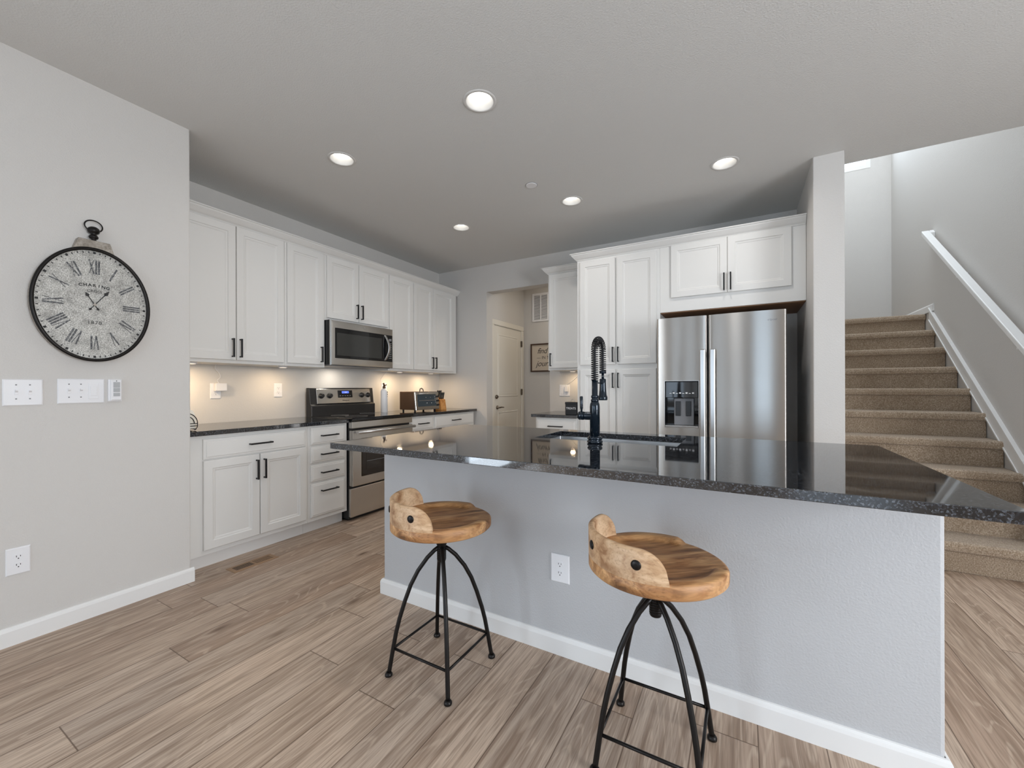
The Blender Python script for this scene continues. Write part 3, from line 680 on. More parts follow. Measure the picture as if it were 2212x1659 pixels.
# ------------------------------------------------------------------ microwave
MY0, MY1, MZ0, MZ1, MX = 2.440, 3.212, 1.398, 1.822, -3.276
t = thing('microwave_oven', 'over-the-range stainless microwave with a curved handle', 'microwave', (-3.45, RM, MZ0))
MB().box(XR + .003, MX - .022, MY0, MY1, MZ0 + .012, MZ1).build('body', 'blkplastic', t)
MB().box(XR + .02, MX - .04, MY0 + .01, MY1 - .01, MZ0, MZ0 + .012).build('underside', 'grey', t)
mf = lambda a, b, o: (MX + o, a, b)
fd = MB().rings(MY0 + .002, MY1 - .002, MZ0 + .006, MZ1 - .002, [(0, -.022), (0, -.004), (.004, 0), (.02, .001)], mf).build('front', 'steel', t)
MB().rings(2.488, 3.200, 1.470, 1.752, [(0, 0), (0, .003), (.003, .004)], mf).build('glass_panel', 'blkglass', t)
MB().rings(2.506, 3.050, 1.496, 1.708, [(0, .003), (0, .0046), (.002, .005)], mf).build('window', plain('microwave_window', (0.035, 0.036, 0.034), 0.09, 0, 0.7), t)
hp = [(MX + .006 + .040 * math.sin(PI * i / 14), 3.096 + .026 * math.sin(PI * i / 14), 1.478 + .270 * i / 14) for i in range(15)]
hb = MB(); 
vs = []; fs_ = []
for i, (x, y, z) in enumerate(hp): vs += [(x, y - .013, z), (x, y + .013, z), (x - .010, y + .013, z), (x - .010, y - .013, z)]
for i in range(14):
    for j in range(4): fs_.append((4 * i + j, 4 * i + (j + 1) % 4, 4 * i + 4 + (j + 1) % 4, 4 * i + 4 + j))
fs_ += [(3, 2, 1, 0), (56, 57, 58, 59)]
hb.add(vs, fs_, True).build('handle', 'chrome', t, bevel=.003)
MB().rings(3.15, 3.185, 1.69, 1.715, [(0, .004), (0, .0052)], mf).build('clock_display', 'grey', t)
kp = MB()
for r in range(9):
    for q in range(3):
        yy = 3.150 + q * .014; zz = 1.662 - r * .0195
        kp.add([mf(yy, zz, .0045), mf(yy + .006, zz, .0045), mf(yy + .006, zz + .005, .0045), mf(yy, zz + .005, .0045)], [(0, 1, 2, 3)])
kp.build('keypad', 'print', t, fix=False)
MB().lathe([(.0, 0), (.012, .0), (.012, .0015), (.0, .0015)][1:3], (MX + .001, 2.83, 1.787), 'x', 16).build('badge', 'chrome', t)

# ------------------------------------------------------------------ island
IX0, IX1, IY0, IY1 = -1.8132, 0.5539, 1.3457, 2.5249
PX0, PX1, PY0 = -1.8103, .5238, 1.698
t = thing('kitchen_island', 'long island with a plain painted half wall facing the stools', 'island', (-.64, 2.08, 0))
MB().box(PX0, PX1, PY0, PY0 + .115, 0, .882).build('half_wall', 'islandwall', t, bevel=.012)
MB().box(PX0 + .02, -1.02, PY0 + .117, 2.46, .1, .882).box(-.24, PX1 - .02, PY0 + .117, 2.46, .1, .882).box(-1.02, -.24, PY0 + .117, 2.46, .1, .62).box(-1.02, -.24, 2.44, 2.46, .62, .882).build('cabinet_body', 'cab', t)
MB().box(PX0 + .03, PX1 - .03, PY0 + .117, 2.39, 0, .1).build('toe_kick', 'trim', t)
bbv = []; pr = bb_prof(); n = len(pr)
for (cx_, cy_, dx, dy) in ((PX0, PY0 + .115, -1, 0), (PX0, PY0, -1, -1), (PX1, PY0, 1, -1), (PX1, PY0 + .115, 1, 0)):
    for a, b in pr: bbv.append((cx_ + dx * a, cy_ + dy * a, b))
ff = []
for k in range(3):
    for i in range(n): ff.append((k * n + i, k * n + (i + 1) % n, (k + 1) * n + (i + 1) % n, (k + 1) * n + i))
ff += [tuple(range(n)), tuple(range(3 * n, 4 * n))[::-1]]
MB().add(bbv, ff).build('baseboard', 'trim', t)
# island worktop with the sink cut-out
SX0, SX1, SY0, SY1 = -1.000, -.264, 2.037, 2.415
def slab_hole(x, y, z0, z1):
    mb = MB(); v = [(a, b, z) for z in (z0, z1) for b in y for a in x]; f = []
    I = lambda i, j, k: k * 16 + j * 4 + i
    for j in range(3):
        for i in range(3):
            if i == 1 and j == 1: continue
            for k in (0, 1): f.append((I(i, j, k), I(i + 1, j, k), I(i + 1, j + 1, k), I(i, j + 1, k)))
    for i in range(3):
        for j in (0, 3): f.append((I(i, j, 0), I(i + 1, j, 0), I(i + 1, j, 1), I(i, j, 1)))
        for j in (0, 3): f.append((I(j, i, 0), I(j, i + 1, 0), I(j, i + 1, 1), I(j, i, 1)))
    f += [(I(1, 1, 0), I(2, 1, 0), I(2, 1, 1), I(1, 1, 1)), (I(1, 2, 0), I(2, 2, 0), I(2, 2, 1), I(1, 2, 1)), (I(1, 1, 0), I(1, 2, 0), I(1, 2, 1), I(1, 1, 1)), (I(2, 1, 0), I(2, 2, 0), I(2, 2, 1), I(2, 1, 1))]
    return mb.add(v, f)
c = slab_hole([IX0, SX0, SX1, IX1], [IY0, SY0, SY1, IY1], .884, .914).build('countertop', 'granite', bevel=.002)
tag(c, 'large polished black granite worktop on the island', 'countertop', GC)
def sink():
    mb = MB(); x0, x1, y0, y1, zt, zb = SX0 - .004, SX1 + .004, SY0 - .004, SY1 + .004, .8835, .69
    r = 0.0
    v = [(x0, y0, zt), (x1, y0, zt), (x1, y1, zt), (x0, y1, zt), (x0 + .012, y0 + .012, zb), (x1 - .012, y0 + .012, zb), (x1 - .012, y1 - .012, zb), (x0 + .012, y1 - .012, zb)]
    o = .004
    v += [(x0 - o, y0 - o, zt), (x1 + o, y0 - o, zt), (x1 + o, y1 + o, zt), (x0 - o, y1 + o, zt), (x0 - o, y0 - o, zb - o), (x1 + o, y0 - o, zb - o), (x1 + o, y1 + o, zb - o), (x0 - o, y1 + o, zb - o)]
    f = [(4, 5, 6, 7)] + [(i, (i + 1) % 4, 4 + (i + 1) % 4, 4 + i) for i in range(4)] + [(12, 13, 14, 15)] + [(8 + i, 8 + (i + 1) % 4, 12 + (i + 1) % 4, 12 + i) for i in range(4)] + [(i, (i + 1) % 4, 8 + (i + 1) % 4, 8 + i) for i in range(4)]
    return mb.add(v, f)
t = thing('kitchen_sink', 'stainless undermount sink set in the island worktop', 'sink', (-.632, 2.226, .69))
sink().build('basin', 'steel_sink', t, bevel=.01)
MB().lathe([(.045, .6905), (.045, .694), (.035, .6935), (.0, .692)][:3], (-.632, 2.226, 0), 'z', 24).build('drain', 'chrome', t)

# ------------------------------------------------------------------ faucet
fx, fy = -.636, 1.976
t = thing('kitchen_faucet', 'tall black pull-down faucet with a spring neck on the island', 'faucet', (fx, fy, .914))
MB().lathe([(.030, .914), (.038, .917), (.038, .925), (.031, .929), (.037, .935), (.036, .943), (.027, .950)], (fx, fy, 0), 'z', 32).build('base', 'faucet', t)
bd = MB().lathe([(.0245, .948), (.0245, 1.095), (.023, 1.108), (.018, 1.120)], (fx, fy, 0), 'z', 32)
bd.lathe([(.020, -.056), (.0205, -.045), (.0205, -.015), (.0205, -.002)], (fx, fy, 1.048), 'x', 24)
bd.build('body', 'faucet', t)
MB().lathe([(.016, 1.118), (.0195, 1.122), (.0195, 1.130), (.0155, 1.133), (.0155, 1.137), (.0185, 1.140), (.0185, 1.148), (.0145, 1.153), (.0145, 1.226)], (fx, fy, 0), 'z', 24).build('collar', 'faucet', t)
lv = MB().lathe([(.0190, -.084), (.0215, -.080), (.0215, -.058), (.020, -.056)], (fx, fy, 1.048), 'x', 24)
lv.tube([(fx - .069, fy, 1.066), (fx - .069, fy, 1.078), (fx - .069, fy, 1.086), (fx - .070, fy, 1.142), (fx - .070, fy, 1.146)], [.005, .005, .0075, .0082, .006], 14)
lv.build('lever', 'faucet', t)
# spring neck: up, over towards the sink, and down
path = []
AR = .054
for i in range(14): path.append(Vector((fx, fy, 1.222 + (1.378 - 1.222) * i / 14)))
for i in range(25):
    a = PI * i / 24; path.append(Vector((fx + .008 * i / 24, fy + AR - AR * math.cos(a), 1.378 + AR * math.sin(a) * 1.0)))
for i in range(1, 9): path.append(Vector((fx + .008, fy + 2 * AR, 1.378 - (1.378 - 1.268) * i / 8)))
MB().tube(path, .0062, 10).build('hose', 'black', t)
def along(p, s):
    L = [0]
    for i in range(1, len(p)): L.append(L[-1] + (p[i] - p[i - 1]).length)
    d = s * L[-1]
    for i in range(1, len(p)):
        if d <= L[i] or i == len(p) - 1:
            k = (d - L[i - 1]) / max(1e-9, L[i] - L[i - 1]); return p[i - 1].lerp(p[i], k), (p[i] - p[i - 1]).normalized()
turns = 40; coil = []; NP = turns * 12
for i in range(NP + 1):
    s = i / NP; q, tg = along(path, s); sx = Vector((1, 0, 0)); ny = tg.cross(sx).normalized(); a = 2 * PI * turns * s
    rr = .0160
    coil.append(q + (sx * math.cos(a) + ny * math.sin(a)) * rr)
MB().tube(coil, .0025, 6).build('spring', 'black', t)
hx, hy = fx + .008, fy + 2 * AR
MB().lathe([(.0175, 1.262), (.0175, 1.276), (.009, 1.278)], (hx, hy, 0), 'z', 20).lathe([(.0065, 1.232), (.0065, 1.264)], (hx, hy, 0), 'z', 14).build('hose_end', 'faucet', t)
MB().lathe([(.0225, 1.124), (.0240, 1.128), (.0240, 1.140), (.0200, 1.150), (.0175, 1.180), (.0165, 1.205), (.0165, 1.232), (.013, 1.236)], (hx, hy, 0), 'z', 28).build('spray_head', 'faucet', t)
ar = MB().tube([(fx, fy, 1.215), (fx + .004, fy + AR, 1.213), (hx, hy - .016, 1.210)], .0035, 8)
ar.build('dock_arm', 'faucet', t)

# ------------------------------------------------------------------ bar stools
def make_stool():
    R, ZT, ZB = .212, .650, .603
    t = thing('bar_stool', 'x', 'stool', (0, 0, 0), 'wooden bar stools at the island')
    # seat: dished, open to the front (+x of the seat turns with it)
    mb = MB(); NA, NR = 96, 26
    def top(r, a):
        q = abs(a) / math.radians(37); 
        sect = 1 / (1 + math.exp((q - 1) * 48))            # 1 inside the open front
        rim = 1 / (1 + math.exp((r - .170) * 300))         # 1 inside the dish
        d = .016 * max(rim, sect * 0.95)
        d += .004 * math.exp(-((r - .09) / .05) ** 2) * (1 - math.exp(-(a / .5) ** 2)) * rim
        e = max(0, r - (R - .006)); 
        return ZT - d - (e / .006) ** 2 * .004
    v = [(0, 0, top(0, 0))]; f = []
    rr = [R * (i / NR) ** .85 for i in range(1, NR + 1)]
    for r in rr:
        for j in range(NA):
            a = 2 * PI * j / NA - PI; v.append((r * math.cos(a), r * math.sin(a), top(r, a)))
    for j in range(NA): f.append((0, 1 + j, 1 + (j + 1) % NA))
    for i in range(NR - 1):
        for j in range(NA): f.append((1 + i * NA + j, 1 + (i + 1) * NA + j, 1 + (i + 1) * NA + (j + 1) % NA, 1 + i * NA + (j + 1) % NA))
    k = 1 + (NR - 1) * NA; o = len(v)
    for (r, z) in ((R, ZB + .006), (R - .006, ZB)):
        for j in range(NA): a = 2 * PI * j / NA - PI; v.append((r * math.cos(a), r * math.sin(a), z))
    for j in range(NA):
        f.append((k + j, o + j, o + (j + 1) % NA, k + (j + 1) % NA)); f.append((o + j, o + NA + j, o + NA + (j + 1) % NA, o + (j + 1) % NA))
    f.append(tuple(o + NA + j for j in range(NA))[::-1])
    mb.add(v, f, True); seat = mb.build('seat', 'seat', t, shift=False)
    seat.data.polygons[len(f) - 1].use_smooth = False
    # curved low backrest behind the seat
    mb = MB(); NB = 72; A = math.radians(73); Hh = .086; th = .019; er = .085; v = []; f = []
    for j in range(NB + 1):
        a = PI - A + 2 * A * j / NB; s = min(j, NB - j) / NB * 2 * A * R
        h = Hh if s >= er else Hh * math.sqrt(max(.0009, 1 - ((er - s) / er) ** 2))
        z0, z1 = ZT - .006, ZT + h
        for (r, z) in ((R, z0), (R + .0006, z1 - .005), (R - .005, z1), (R - th + .005, z1), (R - th, z1 - .005), (R - th, z0 - .006)):
            z = max(z, z0 - .006); v.append((r * math.cos(a), r * math.sin(a), z))
    for j in range(NB):
        for i in range(6): f.append((6 * j + i, 6 * j + (i + 1) % 6, 6 * j + 6 + (i + 1) % 6, 6 * j + 6 + i))
    f += [tuple(range(6)), tuple(6 * NB + i for i in range(6))[::-1]]
    back = mb.add(v, f, True).build('backrest', 'seatback', t, shift=False)
    es = back.modifiers.new('split', 'EDGE_SPLIT'); es.split_angle = math.radians(50)
    for dg in (-49, 0, 49):
        a = PI + math.radians(dg); c, d = math.cos(a), math.sin(a); m = MB()
        m.tube([((R - .002) * c, (R - .002) * d, .692), ((R + .002) * c, (R + .002) * d, .692), ((R + .0045) * c, (R + .0045) * d, .692), ((R + .0052) * c, (R + .0052) * d, .692)], [.0145, .0145, .011, .003], 20)
        m.build('rivet', 'iron', t, shift=False)
    return t, seat, back
def finish_stool(t, cx, cy, seat_rot, label, legs):
    t.location = (cx, cy, 0); t['label'] = label
    for ch in t.children:
        if ch.name.split('.')[0] in ('seat', 'backrest', 'rivet'): ch.rotation_euler = (0, 0, seat_rot)
st1, _, _ = make_stool()
hub = MB().lathe([(.017, .452), (.019, .456), (.019, .520), (.022, .524), (.022, .600), (.05, .602), (.05, .6035)], (0, 0, 0), 'z', 20)
for i in range(7): hub.lathe([(.0198, .462 + i * .008), (.0198, .465 + i * .008)], (0, 0, 0), 'z', 16)
hub.build('hub', 'iron', st1, shift=False)
prof = [(.012, .512), (.030, .500), (.060, .472), (.098, .422), (.128, .366), (.152, .302), (.174, .232), (.188, .176), (.203, .095), (.214, .030), (.2165, .016)]
for sx in (-1, 1):
    for sy in (-1, 1):
        k = math.sqrt(.5); lg = MB().tube([(sx * r * k, sy * r * k, z) for r, z in prof], .0088, 12).build('leg', 'iron', st1, shift=False)
        MB().lathe([(.010, 0), (.0155, .003), (.0155, .010), (.010, .018)], (sx * .218 * k, sy * .218 * k, 0), 'z', 16).build('foot', 'iron', lg, shift=False)
q = .199 * math.sqrt(.5)
for (a, b) in (((-q, -q), (q, -q)), ((q, -q), (q, q)), ((q, q), (-q, q)), ((-q, q), (-q, -q))):
    MB().tube([(a[0], a[1], .112), (b[0], b[1], .112)], .0052, 8).build('stretcher', 'iron', st1, shift=False)
st2 = copy_tree(st1)
finish_stool(st1, -1.116, 1.371, math.radians(-133) - PI, 'wooden-seat bar stool standing in front of the island near the range', None)
finish_stool(st2, -.245, 1.383, math.radians(-143) - PI, 'wooden-seat bar stool nearest the camera, right of the island outlet', None)

# ------------------------------------------------------------------ wall clock
CY_, CZ_, RA, RBz = .7705, 1.6255, .2255, .2935
CXF = XL + .048
t = thing('wall_clock', 'oval pocket-watch style wall clock with a black rim and weathered dial', 'clock', (XL, CY_, CZ_))
def oval_ring(mb, prof, n=96):
    v = []; f = []
    for (da, x) in prof:
        for i in range(n): a = 2 * PI * i / n; v.append((x, CY_ + (RA - da) * math.cos(a), CZ_ + (RBz - da) * math.sin(a)))
    m = len(prof)
    for k in range(m):
        for i in range(n): f.append((k * n + i, k * n + (i + 1) % n, ((k + 1) % m) * n + (i + 1) % n, ((k + 1) % m) * n + i))
    return mb.add(v, f, True)
oval_ring(MB(), [(.002, XL + .001), (.002, CXF - .012), (.012, CXF - .012), (.012, XL + .001)]).build('case', 'galv', t)
bz = oval_ring(MB(), [(0, CXF - .013), (-.001, CXF - .003), (.006, CXF + .002), (.014, CXF), (.015, CXF - .013)]).build('bezel', 'iron', t)
dl = MB(); n = 96
dl.add([(CXF - .012, CY_ + (RA - .013) * math.cos(2 * PI * i / n), CZ_ + (RBz - .013) * math.sin(2 * PI * i / n)) for i in range(n)] + [(CXF - .016, CY_ + (RA - .013) * math.cos(2 * PI * i / n), CZ_ + (RBz - .013) * math.sin(2 * PI * i / n)) for i in range(n)],
       [tuple(range(n)), tuple(range(n, 2 * n))[::-1]] + [(i, (i + 1) % n, n + (i + 1) % n, n + i) for i in range(n)])
dl.build('dial', 'dial', t)
XD = CXF - .0112
def dialpt(a, b): return (XD, CY_ + a, CZ_ + b)      # a to the right (+y), b up, dial faces +x
def stroke(mb, p, q, w, lift=0.0):
    p, q = Vector(p), Vector(q); d = (q - p).normalized(); nn = Vector((-d.y, d.x)) * (w / 2)
    mb.add([tuple(Vector(dialpt(*v)) + Vector((lift, 0, 0))) for v in (p + nn, q + nn, q - nn, p - nn)], [(0, 1, 2, 3)])
NUM = {'I': 'I', 'II': 'II', 'III': 'III', 'IV': 'IIII', 'V': 'V', 'VI': 'VI', 'VII': 'VII', 'VIII': 'VIII', 'IX': 'IX', 'X': 'X', 'XI': 'XI', 'XII': 'XII'}
for k, key in enumerate(['I', 'II', 'III', 'IV', 'V', 'VI', 'VII', 'VIII', 'IX', 'X', 'XI', 'XII']):
    th = PI / 2 - (k + 1) * PI / 6; cy, cz = .147 * math.cos(th), .196 * math.sin(th)
    ud = Vector((.147 * math.cos(th), .196 * math.sin(th))).normalized(); wd_ = Vector((ud.y, -ud.x)); hh = .036
    mb = MB(); s = key; wds = {'I': .011, 'V': .024, 'X': .024}; tot = sum(wds[c] for c in s); x = -tot / 2
    P = lambda a, b: (cy + wd_.x * a + ud.x * b, cz + wd_.y * a + ud.y * b)
    for ch in s:
        w = wds[ch]; cxx = x + w / 2; x += w
        if ch == 'I': stroke(mb, P(cxx, -hh), P(cxx, hh), .0075)
        elif ch == 'V': stroke(mb, P(cxx - .009, hh), P(cxx, -hh), .0062); stroke(mb, P(cxx + .009, hh), P(cxx, -hh), .0030, .0004)
        else: stroke(mb, P(cxx - .009, hh), P(cxx + .009, -hh), .0062); stroke(mb, P(cxx + .009, hh), P(cxx - .009, -hh), .0030, .0004)
    mb.build('numeral', 'worn', t, fix=False)
mk = MB()
for i in range(60):
    a = 2 * PI * i / 60; ry, rz = RA - .024, RBz - .024; e = .0085 if i % 5 else .011; w = .0042 if i % 5 else .010
    d = Vector((math.cos(a), math.sin(a))); p = Vector((ry * d.x, rz * d.y)); stroke(mk, p - d * e / 2, p + d * e / 2, w)
lt = mk; word = 'CHARING'
for i, ch in enumerate(word):
    a = (i - 3) * .0172; zz = .100 - 2.0 * a * a; ro = -a * 3.2
    add_text(lt, ch, .021, lambda p, q, a=a, zz=zz, ro=ro: dialpt(a + p * math.cos(ro) - q * math.sin(ro), zz + p * math.sin(ro) + q * math.cos(ro)), offset=.0006)
add_text(lt, 'CROSS', .019, lambda p, q: dialpt(p, .070 + q)); add_text(lt, '1870', .025, lambda p, q: dialpt(p, -.093 + q), spacing=1.15)
lt.build('dial_print', 'ink', t, fix=False)
def hand(name, ang, L, tail, x):
    mb = MB(); d = Vector((math.sin(ang), math.cos(ang))); nn = Vector((d.y, -d.x))
    def poly(pts): 
        m = len(pts); fr = [(x, CY_ + a, CZ_ + b) for a, b in pts]; bk = [(x - .0015, CY_ + a, CZ_ + b) for a, b in pts]
        mb.add(fr + bk, [tuple(range(m)), tuple(range(m, 2 * m))[::-1]] + [(i, (i + 1) % m, m + (i + 1) % m, m + i) for i in range(m)])
    def q(s, w): return tuple(d * s + nn * w)
    poly([q(-tail, -.0016), q(L * .72, -.0016), q(L * .72, .0016), q(-tail, .0016)])
    poly([q(L * .66, 0), q(L * .76, -.0085), q(L, 0), q(L * .76, .0085)])
    poly([q(-tail, -.006), q(-tail - .008, 0), q(-tail, .006), q(-tail + .008, 0)])
    return mb.build(name, 'ink', t)
hand('minute_hand', math.radians(35), .098, .030, XD + .006); hand('hour_hand', math.radians(-30), .070, .024, XD + .004)
MB().lathe([(.006, 0), (.006, .0085)], (XD, CY_, CZ_), 'x', 14).build('hand_pin', 'galv', t)
tm = MB().prism([(-.080, .268), (-.060, .333), (.060, .333), (.080, .268), (.05, .286), (0, .2915), (-.05, .286)], lambda a, b, d: (d, CY_ + a, CZ_ + b), XL + .001, CXF - .006).build('top_mount', 'galv', t, bevel=.002)
XM = XL + .026
fn_ = MB().lathe([(.012, 1.955), (.012, 1.962), (.008, 1.966), (.017, 1.972), (.019, 1.980), (.014, 1.989), (.010, 1.992), (.021, 2.000), (.025, 2.012), (.021, 2.024), (.012, 2.031), (.004, 2.033)], (XM, CY_, 0), 'z', 24)
fn_.build('finial', 'iron', t)
rg = [(XM + .018 * math.sin(2 * PI * i / 40 ) * 0 , CY_ + .034 * math.cos(2 * PI * i / 40), 2.036 + .029 * math.sin(2 * PI * i / 40)) for i in range(40)]
MB().tube(rg, .0032, 8, True).build('ring', 'iron', t)

# ------------------------------------------------------------------ switches, outlets and plugs
def plate(fn, a0, a1, b0, b1, parent, th=.006):
    return MB().rings(a0, a1, b0, b1, [(0, 0), (0, th * .5), (.004, th), (.006, th)], fn).build('plate', 'white', parent)
fw = PX(XL + .0005)
def toggle(fn, a, b, parent):
    m = MB(); m.rings(a - .006, a + .006, b - .012, b + .012, [(0, .0055), (0, .0075), (.001, .008)], fn)
    P = [fn(a - .0045, b - .003, .006), fn(a + .0045, b - .003, .006), fn(a + .0045, b + .008, .006), fn(a - .0045, b + .008, .006), fn(a - .004, b + .006, .019), fn(a + .004, b + .006, .019), fn(a + .004, b + .012, .018), fn(a - .004, b + .012, .018)]
    m.add(P, [(0, 1, 2, 3), (7, 6, 5, 4), (0, 4, 5, 1), (1, 5, 6, 2), (2, 6, 7, 3), (3, 7, 4, 0)])
    o = m.build('toggle', 'white', parent)
    s = MB()
    for dz in (-.032, .034): s.rings(a - .0028, a + .0028, b + dz - .0028, b + dz + .0028, [(0, .006), (.0008, .0068)], fn)
    s.build('screw', 'grey', parent); return o
t = thing('light_switch', 'two-toggle white switch plate at the left edge under the clock', 'switch', (XL, .533, 1.175), 'switch plates on the clock wall')
plate(fw, .470, .596, 1.112, 1.236, t)
for a in (.511, .554): toggle(fw, a, 1.176, t)
t = thing('light_switch', 'three-gang white switch plate under the clock beside the fan remote', 'switch', (XL, .73, 1.178), 'switch plates on the clock wall')
plate(fw, .644, .816, 1.116, 1.241, t)
for a in (.684, .727): toggle(fw, a, 1.180, t)
o = MB().rings(.755, .793, 1.138, 1.220, [(0, .0055), (0, .0075), (.0015, .0082)], fw).rings(.761, .787, 1.154, 1.204, [(0, .008), (0, .0105), (.002, .0112)], fw).build('dimmer', 'white', t)
t = thing('remote_control', 'small white fan remote in its wall cradle, right of the switches', 'remote', (XL, .858, 1.18))
MB().rings(.829, .884, 1.122, 1.240, [(0, 0), (0, .012), (.004, .014)], fw).build('cradle', 'white', t)
MB().rings(.836, .880, 1.128, 1.238, [(0, .014), (0, .024), (.004, .028)], fw).build('remote_body', 'white', t)
bm_ = MB()
for (z0, z1) in ((1.196, 1.226), (1.172, 1.194), (1.150, 1.168)): bm_.rings(.845, .872, z0, z1, [(0, .0278), (0, .0292), (.001, .0295)], fw)
bm_.build('button_block', plain('pale_grey_buttons', lin(176, 178, 180), .5), t)
MB().lathe([(.0025, .0), (.0025, .0012)], (XL + .028, .858, 1.232), 'x', 10).build('indicator', 'ink', t)
def outlet(fn, a, b, label, hw=.0385, hh=.0625, group='white wall outlets'):
    w0 = fn(a, b, 0); t = thing('wall_outlet', label, 'outlet', w0, group); plate(fn, a - hw, a + hw, b - hh, b + hh, t)
    for s in (1, -1):
        cz = b + s * .0195; N = 24; v = []
        pts = [(.0165 * math.cos(2 * PI * i / N), max(-.0125, min(.0125, .0165 * math.sin(2 * PI * i / N)))) for i in range(N)]
        m = MB(); m.add([fn(a + p, cz + q, .005) for p, q in pts] + [fn(a + p, cz + q, .0078) for p, q in pts], [tuple(range(N))[::-1], tuple(range(N, 2 * N))] + [(i, (i + 1) % N, N + (i + 1) % N, N + i) for i in range(N)])
        r = m.build('receptacle', 'white', t)
        sl = MB()
        for (p, q, w, h) in ((-.0062, .003, .0022, .008), (.0062, .003, .0022, .0065), (0, -.0075, .0042, .0042)):
            sl.add([fn(a + p - w / 2, cz + q - h / 2, .0082), fn(a + p + w / 2, cz + q - h / 2, .0082), fn(a + p + w / 2, cz + q + h / 2, .0082), fn(a + p - w / 2, cz + q + h / 2, .0082)], [(0, 1, 2, 3)])
        sl.build('slots', 'slot', r, fix=False)
    return t
outlet(fw, .5165, .3855, 'white duplex outlet low on the clock wall at the left edge')
outlet(PY(PY0 - .0005), -.706, .383, 'white duplex outlet on the island half wall between the stools', .044)
fr_ = PX(XR + .0005)
outlet(fr_, 1.676, 1.170, 'outlet behind the white plug adapter, left end of the range wall')
outlet(fr_, 2.186, 1.172, 'bare white duplex outlet on the range wall left of the range')
outlet(fr_, 3.455, 1.185, 'outlet above the counter just right of the white bottle')
fk = PY(YB - .0005)
t = thing('wall_outlet', 'wide white outlet plate above the treat tin, beside the doorway', 'outlet', (-1.80, YB, 1.15), 'white wall outlets')
plate(fk, -1.866, -1.735, 1.088, 1.222, t)
MB().rings(-1.852, -1.816, 1.115, 1.195, [(0, .0055), (0, .008), (.002, .009)], fk).build('receptacle', 'white', t)
def adapter(fn, a0, a1, b0, b1, d, par):
    return MB().rings(a0, a1, b0, b1, [(0, .0088), (0, d - .003), (.003, d)], fn).build('plug_adapter', 'white', par)
def cord(pts, par):
    # smooth Catmull-Rom
    P = [Vector(p) for p in pts]; P = [P[0] * 2 - P[1]] + P + [P[-1] * 2 - P[-2]]; out = []
    for i in range(1, len(P) - 2):
        for k in range(8):
            u = k / 8; a, b, c_, d = P[i - 1], P[i], P[i + 1], P[i + 2]
            out.append(.5 * (2 * b + (c_ - a) * u + (2 * a - 5 * b + 4 * c_ - d) * u * u + (3 * b - 3 * c_ + d - a) * u ** 3))
    out.append(P[-2]); MB().tube(out, .0022, 6).build('cord', 'white', par)
# under-cabinet puck lights and their light
def puck(x, y, label, power, z=ZU0, tilt_=(0, 0, -1)):
    t = thing('puck_light', label, 'light', (x, y, z - .02), 'under-cabinet puck lights')
    MB().lathe([(.034, z - .012), (.036, z - .009), (.036, z - .0005)], (x, y, 0), 'z', 28).build('housing', 'white', t)
    MB().lathe([(.027, z - .0130), (.027, z - .0115)], (x, y, 0), 'z', 24).build('lens', 'puck', t)
    area_light('puck_glow', (x, y, z - .0145), tilt_, .052, .052, power, (1.0, .74, .46), 'DISK')
    return t
p_ = puck(XR + .22, 1.42, 'puck light under the leftmost wall cabinet, its cord running to a blocky white adapter', 2.6)
adapter(fr_, 1.660, 1.742, 1.170, 1.232, .045, p_)
cord([(XR + .06, 1.655, 1.380), (XR + .03, 1.662, 1.35), (XR + .012, 1.70, 1.31), (XR + .012, 1.705, 1.28), (XR + .02, 1.68, 1.255), (XR + .028, 1.688, 1.233)], p_)
p_ = puck(XR + .21, 3.50, 'puck light just right of the microwave, its cord hanging behind the white bottle', 2.4)
adapter(fr_, 3.440, 3.474, 1.178, 1.232, .03, p_)
cord([(XR + .05, 3.46, 1.380), (XR + .02, 3.44, 1.34), (XR + .012, 3.405, 1.29), (XR + .015, 3.41, 1.255), (XR + .02, 3.452, 1.233)], p_)
puck(XR + .21, 4.05, 'puck light under the cabinet above the toaster oven', 2.4)
p_ = puck(-1.64, YB - .16, 'puck light under the small doorway cabinet, its cord hanging above the treat tin', .9, 1.378)
adapter(fk, -1.792, -1.752, 1.140, 1.200, .03, p_)
cord([(-1.60, YB - .05, 1.377), (-1.62, YB - .015, 1.34), (-1.70, YB - .010, 1.27), (-1.765, YB - .012, 1.225), (-1.772, YB - .02, 1.201)], p_)
puck(XR + .22, 2.10, 'added puck light under the single-door cabinet left of the microwave', 1.6)  # extra puck added to brighten the backsplash here
area_light('microwave_cooktop_lamp', (XR + .18, 2.72, MZ0 - .004), (0, 0, -1), .10, .05, 1.3, (1.0, .90, .76))

# ------------------------------------------------------------------ things on the counters
CT = .914
t = thing('toaster_oven', 'silver toaster oven with a dark side standing on the right counter', 'toaster oven', (-3.33, 3.72, CT))
TX0, TX1, TY0, TY1, TZ0, TZ1 = -3.465, -3.235, 3.500, 3.905, .937, 1.146
sidep = [(TX0, TZ0), (TX1 + .022, TZ0), (TX1, TZ1 - .01), (TX1 - .012, TZ1), (TX0, TZ1)]
MB().prism(sidep, lambda a, b, d: (a, d, b), TY0, TY1).build('body', 'brown', t, bevel=.005)
tf = lambda a, b, o: (TX1 + .023 - (b - TZ0) * .022 / (TZ1 - TZ0) + o, a, b)
MB().rings(TY0 - .002, TY1 + .002, TZ0 - .002, TZ1 - .006, [(0, -.012), (0, .002), (.004, .005)], tf).build('front_frame', 'steel', t)
gd = MB().rings(TY0 + .035, TY1 - .05, TZ0 + .038, TZ1 - .034, [(0, .0045), (0, .008), (.003, .009)], tf).build('glass_door', 'toastglass', t)
